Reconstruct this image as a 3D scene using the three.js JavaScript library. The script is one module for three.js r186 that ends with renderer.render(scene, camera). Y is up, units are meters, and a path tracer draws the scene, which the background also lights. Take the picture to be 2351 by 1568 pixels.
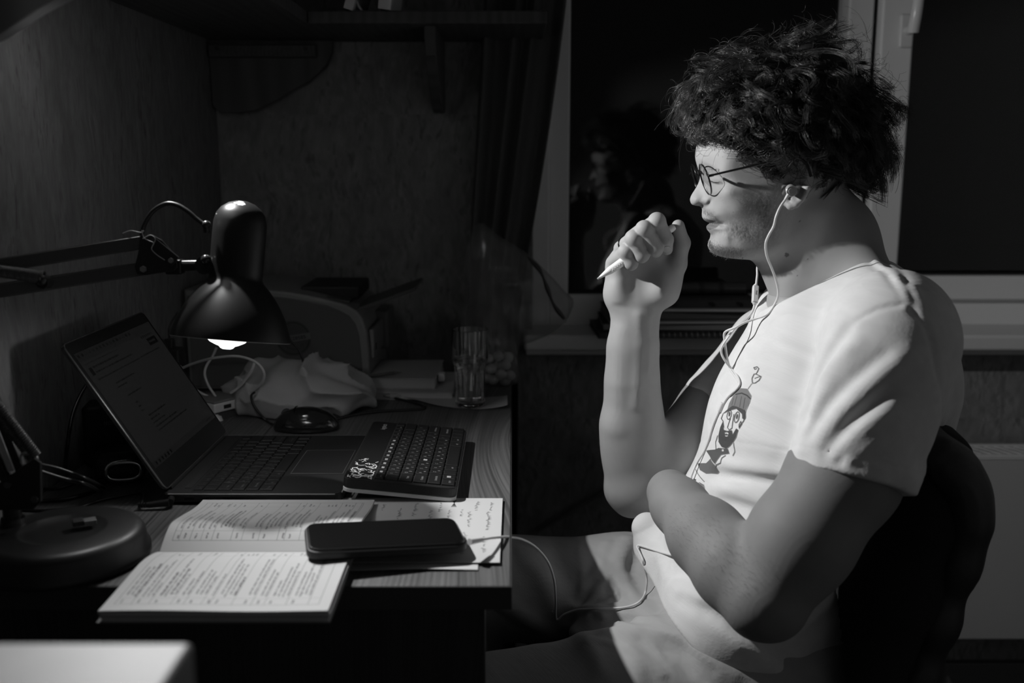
import * as THREE from 'three';
import { RoundedBoxGeometry } from 'three/addons/geometries/RoundedBoxGeometry.js';
import { mergeGeometries, mergeVertices, toCreasedNormals } from 'three/addons/utils/BufferGeometryUtils.js';
import { ConvexGeometry } from 'three/addons/geometries/ConvexGeometry.js';

// ---------------------------------------------------------------- camera, sky, key lamp, exposure
const FPX = 2286, PITCH = 10.3 * Math.PI / 180, CAM_Y = 1.16;
const scene = new THREE.Scene();
scene.background = new THREE.Color(0.0006, 0.0006, 0.0006);           // night outside the window
const camera = new THREE.PerspectiveCamera(2 * Math.atan(784 / FPX) * 180 / Math.PI, 2351 / 1568, 0.05, 30);
camera.position.set(0, CAM_Y, 0);
camera.rotation.x = -PITCH;
camera.focus = 1.33; camera.userData.fStop = 3.4;
const renderer = new THREE.WebGLRenderer({ antialias: true });
renderer.toneMapping = THREE.LinearToneMapping;
renderer.toneMappingExposure = 1.0;
renderer.shadowMap.enabled = true;
const KEY = { at: [-0.47, 1.368, -1.25], aim: [0.40, 1.278, -0.77], power: 2.85, angle: 75, penumbra: 0.44 };
const GLOW = { bulb: 2.2, bulbLight: 0.035, screen: 0.0075 };
scene.add(camera);

// ---------------------------------------------------------------- helpers
const cP = Math.cos(PITCH), sP = Math.sin(PITCH), PI = Math.PI;
const dirOf = (px, py) => { const a = (px - 1175.5) / FPX, b = -(py - 784) / FPX; return [a, b * cP - sP, -b * sP - cP]; };
const at = (px, py, z) => { const d = dirOf(px, py), t = z / d[2]; return [d[0] * t, CAM_Y + d[1] * t, z]; };
const onY = (px, py, y) => { const d = dirOf(px, py), t = (y - CAM_Y) / d[1]; return [d[0] * t, y, d[2] * t]; };
const toPx = (p) => { const y = p[1] - CAM_Y, z = p[2], dep = -y * sP - z * cP, v = y * cP - z * sP; return [1175.5 + p[0] / dep * FPX, 784 - v / dep * FPX, dep]; };
const V = (p) => new THREE.Vector3(p[0], p[1], p[2]);
let seed = 7;
const rnd = () => { seed = (seed + 0x6D2B79F5) | 0; let t = Math.imul(seed ^ (seed >>> 15), 1 | seed); t = (t + Math.imul(t ^ (t >>> 7), 61 | t)) ^ t; return ((t ^ (t >>> 14)) >>> 0) / 4294967296; };
const rr = (a, b) => a + (b - a) * rnd();
const gauss = () => (rnd() + rnd() + rnd() + rnd() - 2) * 1.7;
const clamp = (x, a = 0, b = 1) => Math.min(b, Math.max(a, x));
const sstep = (a, b, x) => { const t = clamp((x - a) / (b - a)); return t * t * (3 - 2 * t); };
const mixn = (a, b, t) => a + (b - a) * t;
function hash3(x, y, z) { let h = Math.imul(x, 374761393) ^ Math.imul(y, 668265263) ^ Math.imul(z, 2147483647 - 1013); h = Math.imul(h ^ (h >>> 13), 1274126177); return ((h ^ (h >>> 16)) >>> 0) / 4294967295; }
function noise3(x, y, z) {
  const xi = Math.floor(x), yi = Math.floor(y), zi = Math.floor(z); let fx = x - xi, fy = y - yi, fz = z - zi;
  fx = fx * fx * (3 - 2 * fx); fy = fy * fy * (3 - 2 * fy); fz = fz * fz * (3 - 2 * fz);
  const c = (i, j, k) => hash3(xi + i, yi + j, zi + k);
  const l = (a, b, t) => a + (b - a) * t;
  return l(l(l(c(0, 0, 0), c(1, 0, 0), fx), l(c(0, 1, 0), c(1, 1, 0), fx), fy), l(l(c(0, 0, 1), c(1, 0, 1), fx), l(c(0, 1, 1), c(1, 1, 1), fx), fy), fz) * 2 - 1;
}
const fbm = (x, y, z, n = 4) => { let s = 0, a = 0.5; for (let i = 0; i < n; i++) { s += a * noise3(x, y, z); x *= 2.03; y *= 2.03; z *= 2.03; a *= 0.5; } return s; };

// materials: grey, linear albedo
const std = (g, rough = 0.8, o = {}) => { const m = new THREE.MeshPhysicalMaterial({ roughness: rough, ...o }); m.color.setRGB(g, g, g); return m; };
function dataTex(w, h, f, { srgb = false, repeat = true } = {}) {
  const d = new Uint8Array(w * h * 4);
  for (let j = 0; j < h; j++) for (let i = 0; i < w; i++) { const v = clamp(f(i / w, j / h)) * 255; const o = (j * w + i) * 4; d[o] = d[o + 1] = d[o + 2] = v; d[o + 3] = 255; }
  const t = new THREE.DataTexture(d, w, h); t.magFilter = THREE.LinearFilter; t.minFilter = THREE.LinearFilter;
  if (repeat) t.wrapS = t.wrapT = THREE.RepeatWrapping;
  if (srgb) t.colorSpace = THREE.SRGBColorSpace;
  t.needsUpdate = true; return t;
}
function canvasTex(w, h, draw, colour = true) {
  const c = document.createElement('canvas'); c.width = w; c.height = h; const g = c.getContext('2d'); draw(g, w, h);
  const t = new THREE.CanvasTexture(c); if (colour) t.colorSpace = THREE.SRGBColorSpace; t.magFilter = THREE.LinearFilter; return t;
}
const gray = (v) => { const k = Math.round(v); return `rgb(${k},${k},${k})`; };

const used = new Map();
function numbered(n) { const k = used.get(n) ?? 0; used.set(n, k + 1); return k ? `${n}_${String(k).padStart(3, '0')}` : n; }
function mesh(name, geo, mat, parent) {
  const m = new THREE.Mesh(geo, mat); m.castShadow = m.receiveShadow = true;
  m.name = numbered(name);
  (parent ?? scene).add(m); return m;
}
function tag(o, label, category, group) { o.userData.label = label; o.userData.category = category; if (group) o.userData.group = group; return o; }
function thing(name, label, category, pos = [0, 0, 0], turn = 0, group) {
  const o = new THREE.Group(); o.name = numbered(name); scene.add(o); o.position.set(...pos); o.rotation.y = turn; return tag(o, label, category, group);
}
const struct = (o) => { o.userData.kind = 'structure'; return o; };

// geometry
const merge = (list) => mergeGeometries(list.map((g) => { const n = g.index ? g.toNonIndexed() : g; for (const k of Object.keys(n.attributes)) if (!['position', 'normal', 'uv'].includes(k)) n.deleteAttribute(k); if (!n.attributes.uv) n.setAttribute('uv', new THREE.BufferAttribute(new Float32Array(n.attributes.position.count * 2), 2)); return n; }));
const box = (w, h, d, x = 0, y = 0, z = 0, r = 0) => (r ? new RoundedBoxGeometry(w, h, d, 2, r) : new THREE.BoxGeometry(w, h, d)).translate(x, y, z);
const boxAt = (a, b, r = 0) => box(b[0] - a[0], b[1] - a[1], b[2] - a[2], (a[0] + b[0]) / 2, (a[1] + b[1]) / 2, (a[2] + b[2]) / 2, r);
function cylBetween(a, b, r0, r1 = r0, n = 20) {
  const A = V(a), B = V(b), d = B.clone().sub(A), g = new THREE.CylinderGeometry(r1, r0, d.length(), n);
  g.applyQuaternion(new THREE.Quaternion().setFromUnitVectors(new THREE.Vector3(0, 1, 0), d.clone().normalize()));
  return g.translate((a[0] + b[0]) / 2, (a[1] + b[1]) / 2, (a[2] + b[2]) / 2);
}
function barBetween(a, b, w, h, up = [0, 0, 1]) {        // a rectangular bar, w along up, h across
  const A = V(a), B = V(b), d = B.clone().sub(A), L = d.length(); d.normalize();
  const u = V(up); u.addScaledVector(d, -u.dot(d)).normalize(); const s = new THREE.Vector3().crossVectors(u, d);
  const g = new RoundedBoxGeometry(L, h, w, 2, Math.min(w, h) * 0.18);
  g.applyMatrix4(new THREE.Matrix4().makeBasis(d, s, u)); return g.translate((a[0] + b[0]) / 2, (a[1] + b[1]) / 2, (a[2] + b[2]) / 2);
}
const lathe = (prof, n = 48) => new THREE.LatheGeometry(prof.map((p) => new THREE.Vector2(Math.max(p[0], 1e-5), p[1])), n);
// tube through points, r a number or a function of t, closed with round-ish ends
function tube(pts, r, seg = 0, sides = 8, closed = false, tension = 0.5) {
  const P = pts.map(V), c = new THREE.CatmullRomCurve3(P, closed, 'catmullrom', tension), n = seg || Math.max(8, pts.length * 8);
  const f = c.computeFrenetFrames(n, closed), pos = [], nor = [], uv = [], idx = [], R = typeof r === 'function' ? r : () => r, q = new THREE.Vector3(), L = c.getLength();
  for (let i = 0; i <= n; i++) {
    const p = c.getPointAt(i / n), k = R(i / n);
    for (let j = 0; j <= sides; j++) { const a = j / sides * 2 * PI; q.copy(f.normals[i]).multiplyScalar(Math.cos(a)).addScaledVector(f.binormals[i], Math.sin(a)); pos.push(p.x + q.x * k, p.y + q.y * k, p.z + q.z * k); nor.push(q.x, q.y, q.z); uv.push(j / sides, i / n * L); }
  }
  for (let i = 0; i < n; i++) for (let j = 0; j < sides; j++) { const a = i * (sides + 1) + j, b = a + sides + 1; idx.push(a, a + 1, b, b, a + 1, b + 1); }
  if (!closed) for (const [i, s] of [[0, -1], [n, 1]]) {
    const p = c.getPointAt(i / n), t = c.getTangentAt(i / n), b = pos.length / 3; pos.push(p.x, p.y, p.z); nor.push(t.x * s, t.y * s, t.z * s); uv.push(0, 0);
    for (let j = 0; j <= sides; j++) { const o = (i * (sides + 1) + j) * 3; pos.push(pos[o], pos[o + 1], pos[o + 2]); nor.push(t.x * s, t.y * s, t.z * s); uv.push(0, 0); }
    for (let j = 0; j < sides; j++) s > 0 ? idx.push(b, b + 1 + j, b + 2 + j) : idx.push(b, b + 2 + j, b + 1 + j);
  }
  const g = new THREE.BufferGeometry(); g.setAttribute('position', new THREE.Float32BufferAttribute(pos, 3)); g.setAttribute('normal', new THREE.Float32BufferAttribute(nor, 3)); g.setAttribute('uv', new THREE.Float32BufferAttribute(uv, 2)); g.setIndex(idx); return g;
}
function shapeOf(pts, curve = false) {
  const s = new THREE.Shape();
  if (curve) { const c = new THREE.CatmullRomCurve3(pts.map((p) => new THREE.Vector3(p[0], p[1], 0)), true).getPoints(pts.length * 6); s.setFromPoints(c.map((p) => new THREE.Vector2(p.x, p.y))); } else s.setFromPoints(pts.map((p) => new THREE.Vector2(p[0], p[1])));
  return s;
}
const extrude = (pts, depth, bevel = 0, curve = false) => new THREE.ExtrudeGeometry(shapeOf(pts, curve), { depth, bevelEnabled: bevel > 0, bevelSize: bevel, bevelThickness: bevel, bevelSegments: 2, curveSegments: 12 });
// grid surface from f(u, v) -> [x, y, z], with a thickness below when thick > 0
function sheet(f, nu, nv, thick = 0) {
  const pos = [], uv = [], idx = [];
  const layer = (off) => { const b = pos.length / 3; for (let j = 0; j <= nv; j++) for (let i = 0; i <= nu; i++) { const p = f(i / nu, j / nv); pos.push(p[0], p[1] - off, p[2]); uv.push(i / nu, j / nv); } return b; };
  const id = (b, i, j) => b + j * (nu + 1) + i;
  const b0 = layer(0);
  for (let j = 0; j < nv; j++) for (let i = 0; i < nu; i++) idx.push(id(b0, i, j), id(b0, i + 1, j + 1), id(b0, i + 1, j), id(b0, i, j), id(b0, i, j + 1), id(b0, i + 1, j + 1));
  if (thick) {
    const b1 = layer(thick);
    for (let j = 0; j < nv; j++) for (let i = 0; i < nu; i++) idx.push(id(b1, i, j), id(b1, i + 1, j), id(b1, i + 1, j + 1), id(b1, i, j), id(b1, i + 1, j + 1), id(b1, i, j + 1));
    const side = (list) => { const t = [], s = pos.length / 3; for (const k of list) { for (const o of [0, 1]) { const q = (k + o * (b1 - b0)) * 3; pos.push(pos[q], pos[q + 1], pos[q + 2]); uv.push(0, 0); } } for (let n = 0; n + 1 < list.length; n++) { const a = s + n * 2; idx.push(a, a + 1, a + 2, a + 2, a + 1, a + 3); } };
    const I = [...Array(nu + 1).keys()], J = [...Array(nv + 1).keys()];
    side(I.map((i) => id(b0, i, 0))); side(J.map((j) => id(b0, nu, j))); side(I.map((i) => id(b0, nu - i, nv))); side(J.map((j) => id(b0, 0, nv - j)));
  }
  const g = new THREE.BufferGeometry(); g.setAttribute('position', new THREE.Float32BufferAttribute(pos, 3)); g.setAttribute('uv', new THREE.Float32BufferAttribute(uv, 2)); g.setIndex(idx); g.computeVertexNormals(); return g;
}
// uv in metres by the dominant axis of the normal
function metreUV(g, sx = 1, sy = 1) {
  const p = g.attributes.position, n = g.attributes.normal, uv = new Float32Array(p.count * 2);
  for (let i = 0; i < p.count; i++) {
    const ax = Math.abs(n.getX(i)), ay = Math.abs(n.getY(i)), az = Math.abs(n.getZ(i)); let u, v;
    if (ay > ax && ay > az) { u = p.getX(i); v = p.getZ(i); } else if (ax > az) { u = p.getZ(i); v = p.getY(i); } else { u = p.getX(i); v = p.getY(i); }
    uv[i * 2] = u * sx; uv[i * 2 + 1] = v * sy;
  }
  g.setAttribute('uv', new THREE.BufferAttribute(uv, 2)); return g;
}

// surface nets: f < 0 inside; skip: f is a true distance bound, so blocks far from the surface are left out
function surfaceNets(f, lo, hi, h, skip = true) {
  const nx = Math.ceil((hi[0] - lo[0]) / h) + 1, ny = Math.ceil((hi[1] - lo[1]) / h) + 1, nz = Math.ceil((hi[2] - lo[2]) / h) + 1;
  const G = new Float32Array(nx * ny * nz), ix = (i, j, k) => (k * ny + j) * nx + i, B = 6;
  if (skip) {
    for (let k0 = 0; k0 < nz; k0 += B) for (let j0 = 0; j0 < ny; j0 += B) for (let i0 = 0; i0 < nx; i0 += B) {
      const c = f(lo[0] + (i0 + B / 2) * h, lo[1] + (j0 + B / 2) * h, lo[2] + (k0 + B / 2) * h), far = Math.abs(c) > h * B * 1.35 + 0.004;
      for (let k = k0; k < Math.min(nz, k0 + B); k++) for (let j = j0; j < Math.min(ny, j0 + B); j++) for (let i = i0; i < Math.min(nx, i0 + B); i++) G[ix(i, j, k)] = far ? c : f(lo[0] + i * h, lo[1] + j * h, lo[2] + k * h);
    }
  } else for (let k = 0; k < nz; k++) for (let j = 0; j < ny; j++) for (let i = 0; i < nx; i++) G[ix(i, j, k)] = f(lo[0] + i * h, lo[1] + j * h, lo[2] + k * h, i, j);
  const vid = new Int32Array(nx * ny * nz).fill(-1), pos = [], idx = [];
  const E = [[0, 1], [2, 3], [4, 5], [6, 7], [0, 2], [1, 3], [4, 6], [5, 7], [0, 4], [1, 5], [2, 6], [3, 7]], v = new Float32Array(8);
  for (let k = 0; k < nz - 1; k++) for (let j = 0; j < ny - 1; j++) for (let i = 0; i < nx - 1; i++) {
    let m = 0; for (let c = 0; c < 8; c++) { v[c] = G[ix(i + (c & 1), j + ((c >> 1) & 1), k + (c >> 2))]; if (v[c] < 0) m |= 1 << c; }
    if (m === 0 || m === 255) continue;
    let x = 0, y = 0, z = 0, n = 0;
    for (const [a, b] of E) if ((v[a] < 0) !== (v[b] < 0)) { const t = v[a] / (v[a] - v[b]); x += (a & 1) + ((b & 1) - (a & 1)) * t; y += ((a >> 1) & 1) + (((b >> 1) & 1) - ((a >> 1) & 1)) * t; z += (a >> 2) + ((b >> 2) - (a >> 2)) * t; n++; }
    vid[ix(i, j, k)] = pos.length / 3; pos.push(lo[0] + (i + x / n) * h, lo[1] + (j + y / n) * h, lo[2] + (k + z / n) * h);
  }
  const quad = (a, b, c, d, flip) => { if (a < 0 || b < 0 || c < 0 || d < 0) return; flip ? idx.push(a, c, b, a, d, c) : idx.push(a, b, c, a, c, d); };
  for (let k = 0; k < nz - 1; k++) for (let j = 0; j < ny - 1; j++) for (let i = 0; i < nx - 1; i++) {
    const s = G[ix(i, j, k)] < 0;
    if (j && k && s !== (G[ix(i + 1, j, k)] < 0)) quad(vid[ix(i, j - 1, k - 1)], vid[ix(i, j, k - 1)], vid[ix(i, j, k)], vid[ix(i, j - 1, k)], !s);
    if (i && k && s !== (G[ix(i, j + 1, k)] < 0)) quad(vid[ix(i - 1, j, k - 1)], vid[ix(i - 1, j, k)], vid[ix(i, j, k)], vid[ix(i, j, k - 1)], !s);
    if (i && j && s !== (G[ix(i, j, k + 1)] < 0)) quad(vid[ix(i - 1, j - 1, k)], vid[ix(i, j - 1, k)], vid[ix(i, j, k)], vid[ix(i - 1, j, k)], !s);
  }
  const g = new THREE.BufferGeometry(); g.setAttribute('position', new THREE.Float32BufferAttribute(pos, 3)); g.setIndex(idx); g.computeVertexNormals(); return g;
}
// signed distance pieces
const smin = (a, b, k) => { const h = Math.max(k - Math.abs(a - b), 0) / k; return Math.min(a, b) - h * h * k * 0.25; };
const smax = (a, b, k) => -smin(-a, -b, k);
function cap(x, y, z, a, b, ra, rb, zs = 1) {          // tapered capsule; zs > 1 widens it along z
  const bx = b[0] - a[0], by = b[1] - a[1], bz = (b[2] - a[2]) / zs, px = x - a[0], py = y - a[1], pz = (z - a[2]) / zs;
  const t = clamp((px * bx + py * by + pz * bz) / (bx * bx + by * by + bz * bz)), dx = px - bx * t, dy = py - by * t, dz = pz - bz * t;
  return Math.sqrt(dx * dx + dy * dy + dz * dz) - (ra + (rb - ra) * t);
}
const ball = (x, y, z, c, r) => Math.hypot(x - c[0], y - c[1], z - c[2]) - r;
const ell = (x, y, z, c, r) => { const k = Math.hypot((x - c[0]) / r[0], (y - c[1]) / r[1], (z - c[2]) / r[2]), q = Math.hypot((x - c[0]) / (r[0] * r[0]), (y - c[1]) / (r[1] * r[1]), (z - c[2]) / (r[2] * r[2])); return k < 1e-6 ? -Math.min(...r) : k * (k - 1) / q; };
// marches from the camera through a pixel onto a distance field; z0 where to give up
function hit(f, px, py, lift = 0, far = 2.2) {
  const d = dirOf(px, py), L = Math.hypot(...d); let t = 0.6;
  for (let i = 0; i < 200 && t < far; i++) { const p = [d[0] / L * t, CAM_Y + d[1] / L * t, d[2] / L * t], s = f(...p); if (s < 0.0004) { t -= lift; return [d[0] / L * t, CAM_Y + d[1] / L * t, d[2] / L * t]; } t += Math.max(0.0006, s * 0.7); }
  return null;
}
// ---------------------------------------------------------------- key lamp: a small spotlight screwed under the shelf, just above the frame
{
  const k = KEY, a = V(k.at), d = V(k.aim).sub(a).normalize();
  const s = new THREE.SpotLight(0xffffff, k.power, 0, k.angle * PI / 180, k.penumbra, 2);
  s.position.copy(a).addScaledVector(d, 0.006); s.target.position.copy(a).addScaledVector(d, 1); s.castShadow = true; s.shadow.radius = 0.55; s.shadow.mapSize.set(2048, 2048); s.shadow.camera.near = 0.02;
  scene.add(s, s.target);
  const t = thing('spotlight', 'small dark spotlight screwed under the long wall shelf', 'lamp', k.at);
  const q = new THREE.Quaternion().setFromUnitVectors(new THREE.Vector3(0, -1, 0), d);
  const sh = mesh('lamp_shade', lathe([[0.0, 0.038], [0.012, 0.038], [0.017, 0.03], [0.02, 0.0], [0.0185, 0.0], [0.0155, 0.028], [0.0, 0.03]], 28), std(0.03, 0.5), t); sh.quaternion.copy(q); sh.scale.setScalar(0.55);
  const em = std(0.9, 0.5); em.emissive.setRGB(1, 1, 1); em.emissiveIntensity = 3;
  const b = mesh('bulb', lathe([[0, 0.01], [0.012, 0.008], [0.016, 0.003], [0.0, 0.002]], 20), em, t); b.quaternion.copy(q); b.scale.setScalar(0.5);
  mesh('mount', new THREE.CylinderGeometry(0.012, 0.012, 0.006, 20).translate(0, 0.0145, 0), std(0.03, 0.5), t);
}

// ---------------------------------------------------------------- the room
const WX = -0.59, WZ = -2.04, RX = 1.9, RZ = 1.3, CEIL = 2.55;
const paper = (k) => dataTex(1024, 1024, (u, v) => {
  const w = 2.2 * fbm(u * 9, v * 7, k, 3), a = fbm(u * 95 + w, v * 30 + w, k, 4), b = fbm(u * 22, v * 8, k + 9, 3), c = fbm(u * 150 + 1.5 * w, v * 34 + w, k + 4, 3), d = fbm(u * 44 + w, v * 13 - w, k + 7, 3);
  return 0.66 + 0.24 * a + 0.16 * b + 0.14 * c - 0.34 * sstep(0.08, 0.4, c * 0.6 + b * 0.4 + d * 0.4) + 0.14 * sstep(0.1, 0.4, d);
});
const backTex = paper(7.7), wallTex = paper(2.3), wallBump = paper(2.3);
const wallMat = std(0.19, 0.85, { map: wallTex, bumpMap: wallBump, bumpScale: 0.0012 });
const plain = std(0.8, 0.9), floorMat = std(0.06, 0.6, { map: dataTex(256, 256, (u, v) => 0.75 + 0.3 * fbm(u * 6, v * 90, 1, 4)) });
struct(mesh('floor', metreUV(boxAt([WX - 0.2, -0.1, WZ - 0.3], [RX + 0.2, 0, RZ + 0.2])), floorMat));
struct(mesh('ceiling', boxAt([WX - 0.2, CEIL, WZ - 0.3], [RX + 0.2, CEIL + 0.1, RZ + 0.2]), plain));
struct(mesh('wall_left', metreUV(boxAt([WX - 0.15, 0, WZ - 0.3], [WX, CEIL, RZ]), 1.25, 1.25), wallMat));
struct(mesh('wall_right', boxAt([RX, 0, WZ - 0.3], [RX + 0.15, CEIL, RZ]), plain));
struct(mesh('wall_front', boxAt([WX, 0, RZ], [RX, CEIL, RZ + 0.15]), plain));
const FZ = -2.1, wx0 = at(1222, 300, FZ)[0], wx1 = wx0 + 1.42, wy0 = 0.8, wy1 = 2.28;
{
  const b = (x0, y0, x1, y1) => metreUV(boxAt([x0, y0, WZ - 0.25], [x1, y1, WZ]), 1.1, 1.6);
  struct(mesh('wall_back', merge([b(WX, 0, wx0, CEIL), b(wx1, 0, RX, CEIL), b(wx0, 0, wx1, wy0), b(wx0, wy1, wx1, CEIL)]), std(0.3, 0.85, { map: backTex, bumpMap: backTex, bumpScale: 0.0012 })));
  const bb = std(0.10, 0.5);
  struct(mesh('baseboard_back', boxAt([WX, 0, WZ], [RX, 0.075, WZ + 0.018], 0.004), bb));
  struct(mesh('baseboard_left', boxAt([WX, 0, WZ + 0.018], [WX + 0.018, 0.075, RZ], 0.004), bb));
  const pvc = std(0.8, 0.45);
  // window: fixed pane with its frame, mullion, opening sash with its handle
  const W = new THREE.Group(); W.name = numbered('window_1'); scene.add(W); W.userData.kind = 'structure';
  const gl = at(1308, 300, FZ)[0], m0 = at(1950, 0, FZ)[0], m1 = at(2009, 0, FZ)[0], s0 = at(2026, 0, FZ + 0.015)[0], s1 = at(2104, 0, FZ + 0.02)[0], gb = at(1340, 677, FZ)[1], sb = at(2200, 634, FZ + 0.02)[1];
  const zf = FZ, zb = FZ - 0.07, mid = wx0 + (gl - wx0) * 0.47;
  mesh('frame', merge([boxAt([wx0, wy0, zb], [mid, wy1, zf + 0.012], 0.004), boxAt([mid, wy0, zb], [gl, wy1, zf], 0.004), boxAt([gl, wy0, zb], [m1, gb, zf], 0.004), boxAt([gl, wy1 - 0.09, zb], [wx1, wy1, zf], 0.004), boxAt([m1, wy0, zb], [wx1, wy0 + 0.075, zf], 0.004), boxAt([wx1 - 0.05, wy0, zb], [wx1, wy1, zf], 0.004)]), pvc, W);
  mesh('mullion', boxAt([m0, wy0 + 0.05, zb], [m1, wy1 - 0.06, zf + 0.002], 0.005), pvc, W);
  const sy0 = wy0 + 0.07, sx1 = wx1 - 0.045;
  mesh('sash', merge([boxAt([s0, sy0, zb + 0.01], [s1, wy1 - 0.08, zf + 0.02], 0.006), boxAt([sx1 - 0.07, sy0, zb + 0.01], [sx1, wy1 - 0.08, zf + 0.02], 0.006), boxAt([s1, sy0, zb + 0.01], [sx1 - 0.07, sb, zf + 0.02], 0.006), boxAt([s1, wy1 - 0.16, zb + 0.01], [sx1 - 0.07, wy1 - 0.08, zf + 0.02], 0.006)]), pvc, W);
  const gasket = std(0.008, 0.6);
  mesh('gasket', merge([boxAt([m1 - 0.001, wy0 + 0.08, zf - 0.03], [s0 + 0.001, wy1 - 0.09, zf - 0.012]), boxAt([gl - 0.002, gb - 0.003, zf - 0.035], [gl + 0.004, wy1 - 0.09, zf - 0.02]), boxAt([gl, gb - 0.003, zf - 0.035], [m0, gb + 0.004, zf - 0.02]), boxAt([s1 - 0.002, sb, zf - 0.02], [s1 + 0.004, wy1 - 0.16, zf - 0.004]), boxAt([s1, sb - 0.002, zf - 0.02], [sx1 - 0.07, sb + 0.004, zf - 0.004])]), gasket, W);
  const glass = std(1, 0.0, { transmission: 1, ior: 1.5 });
  mesh('pane', new THREE.PlaneGeometry(m0 - gl, wy1 - 0.09 - gb).translate((gl + m0) / 2, (gb + wy1 - 0.09) / 2, FZ - 0.04), glass, W);
  mesh('pane', new THREE.PlaneGeometry(sx1 - 0.07 - s1, wy1 - 0.16 - sb).translate((s1 + sx1 - 0.07) / 2, (sb + wy1 - 0.16) / 2, FZ - 0.03), glass, W);
  const hz = FZ + 0.02, hb = at(2078, 72, hz), ht = at(2086, -30, hz + 0.045);
  const hnd = mesh('handle', merge([boxAt([hb[0] - 0.014, hb[1] - 0.033, hz], [hb[0] + 0.014, hb[1] + 0.033, hz + 0.011], 0.005), cylBetween([hb[0], hb[1], hz], [hb[0], hb[1], hz + 0.045], 0.009, 0.0085), tube([[hb[0], hb[1] - 0.006, hz + 0.04], [hb[0] + 0.001, hb[1] + 0.03, hz + 0.05], [hb[0] + 0.004, hb[1] + 0.075, hz + 0.05], [hb[0] + 0.006, hb[1] + 0.125, hz + 0.046]], (t) => 0.011 - 0.002 * t, 24, 14)]), std(0.72, 0.25), W);
  hnd.userData.label = 'white lever handle';
  // sill
  const sl = at(1203, 790, -1.965)[0];
  struct(mesh('windowsill', merge([boxAt([sl, wy0 - 0.018, -2.2], [wx1 + 0.06, wy0 + 0.016, -1.965], 0.008), boxAt([sl + 0.004, wy0 - 0.03, WZ], [wx1 + 0.05, wy0 - 0.016, -1.99], 0.004)]), std(0.6, 0.4)));
}
// curtain
{
  const zc = -1.985, L0 = at(1112, 0, zc), R0 = at(1300, 0, zc), L1 = at(1076, 620, zc), R1 = at(1214, 570, zc), yb = 0.06, yt = 2.35;
  const lx = (y) => L0[0] + (L1[0] - L0[0]) * clamp((L0[1] - y) / (L0[1] - L1[1]), -1.1, 1.35), rx = (y) => { const t = clamp((R0[1] - y) / (R0[1] - R1[1]), -1.1, 1.3); return R0[0] + (R1[0] - R0[0]) * (t < 1 ? t * (0.75 + 0.25 * t) : t); };
  const g = sheet((u, v) => { const y = yt + (yb - yt) * v, a = lx(y), b = rx(y), w = u + 0.02 * Math.sin(v * 9 + u * 5); return [a + (b - a) * u, y, zc + 0.022 * Math.sin(w * 6.5 * 2 * PI / 2 + 0.6) * (0.7 + 0.4 * Math.sin(u * 7 + v)) + 0.008 * Math.sin(w * 31 + v * 3)]; }, 90, 60, 0.0);
  const t = thing('curtain', 'dark heavy curtain hanging in folds beside the window frame', 'curtain');
  mesh('fabric', g, std(0.075, 0.95, { bumpMap: dataTex(128, 128, (u, v) => 0.5 + 0.4 * fbm(u * 60, v * 60, 4, 2)), bumpScale: 0.0006, side: THREE.DoubleSide }), t);
  mesh('rail', cylBetween([WX + 0.3, yt + 0.012, zc], [1.4, yt + 0.012, zc], 0.011), std(0.42, 0.4), t);
}
// radiator under the window
{
  const z1 = -1.93, top = onY(2330, 1040, 0)[1], yt = at(2300, 1052, z1)[1], yb = at(2300, 1470, z1)[1], x0 = at(2080, 1300, z1)[0], x1 = x0 + 0.95;
  const t = thing('radiator', 'white panel radiator with a slotted top grille below the windowsill', 'radiator');
  mesh('panel', boxAt([x0, yb, z1 - 0.012], [x1, yt, z1], 0.005), std(0.42, 0.4), t);
  mesh('convector_panel', boxAt([x0, yb, WZ + 0.025], [x1, yt, WZ + 0.035], 0.004), std(0.42, 0.4), t);
  mesh('side_cover', boxAt([x0 - 0.002, yb + 0.01, WZ + 0.03], [x0, yt, z1 - 0.004]), std(0.42, 0.4), t);
  const fr = mesh('grille', merge([boxAt([x0, yt - 0.004, z1 - 0.012], [x1, yt + 0.006, z1 + 0.001], 0.002), boxAt([x0, yt - 0.004, WZ + 0.024], [x1, yt + 0.006, WZ + 0.036], 0.002)]), std(0.55, 0.4), t);
  const n = 46, step = (x1 - x0) / n, sl = box(0.006, 0.002, 0.085);
  for (let i = 0; i < n; i++) { const s = mesh('slat', sl, std(0.55, 0.4), fr); s.position.set(x0 + (i + 0.5) * step, yt + 0.002, (z1 + WZ) / 2 + 0.01); s.rotation.y = 0.55; }
  for (const x of [x0 + 0.06, x1 - 0.06]) mesh('pipe', cylBetween([x, 0, -1.985], [x, yb + 0.02, -1.985], 0.009), std(0.42, 0.4), t);
}
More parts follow.
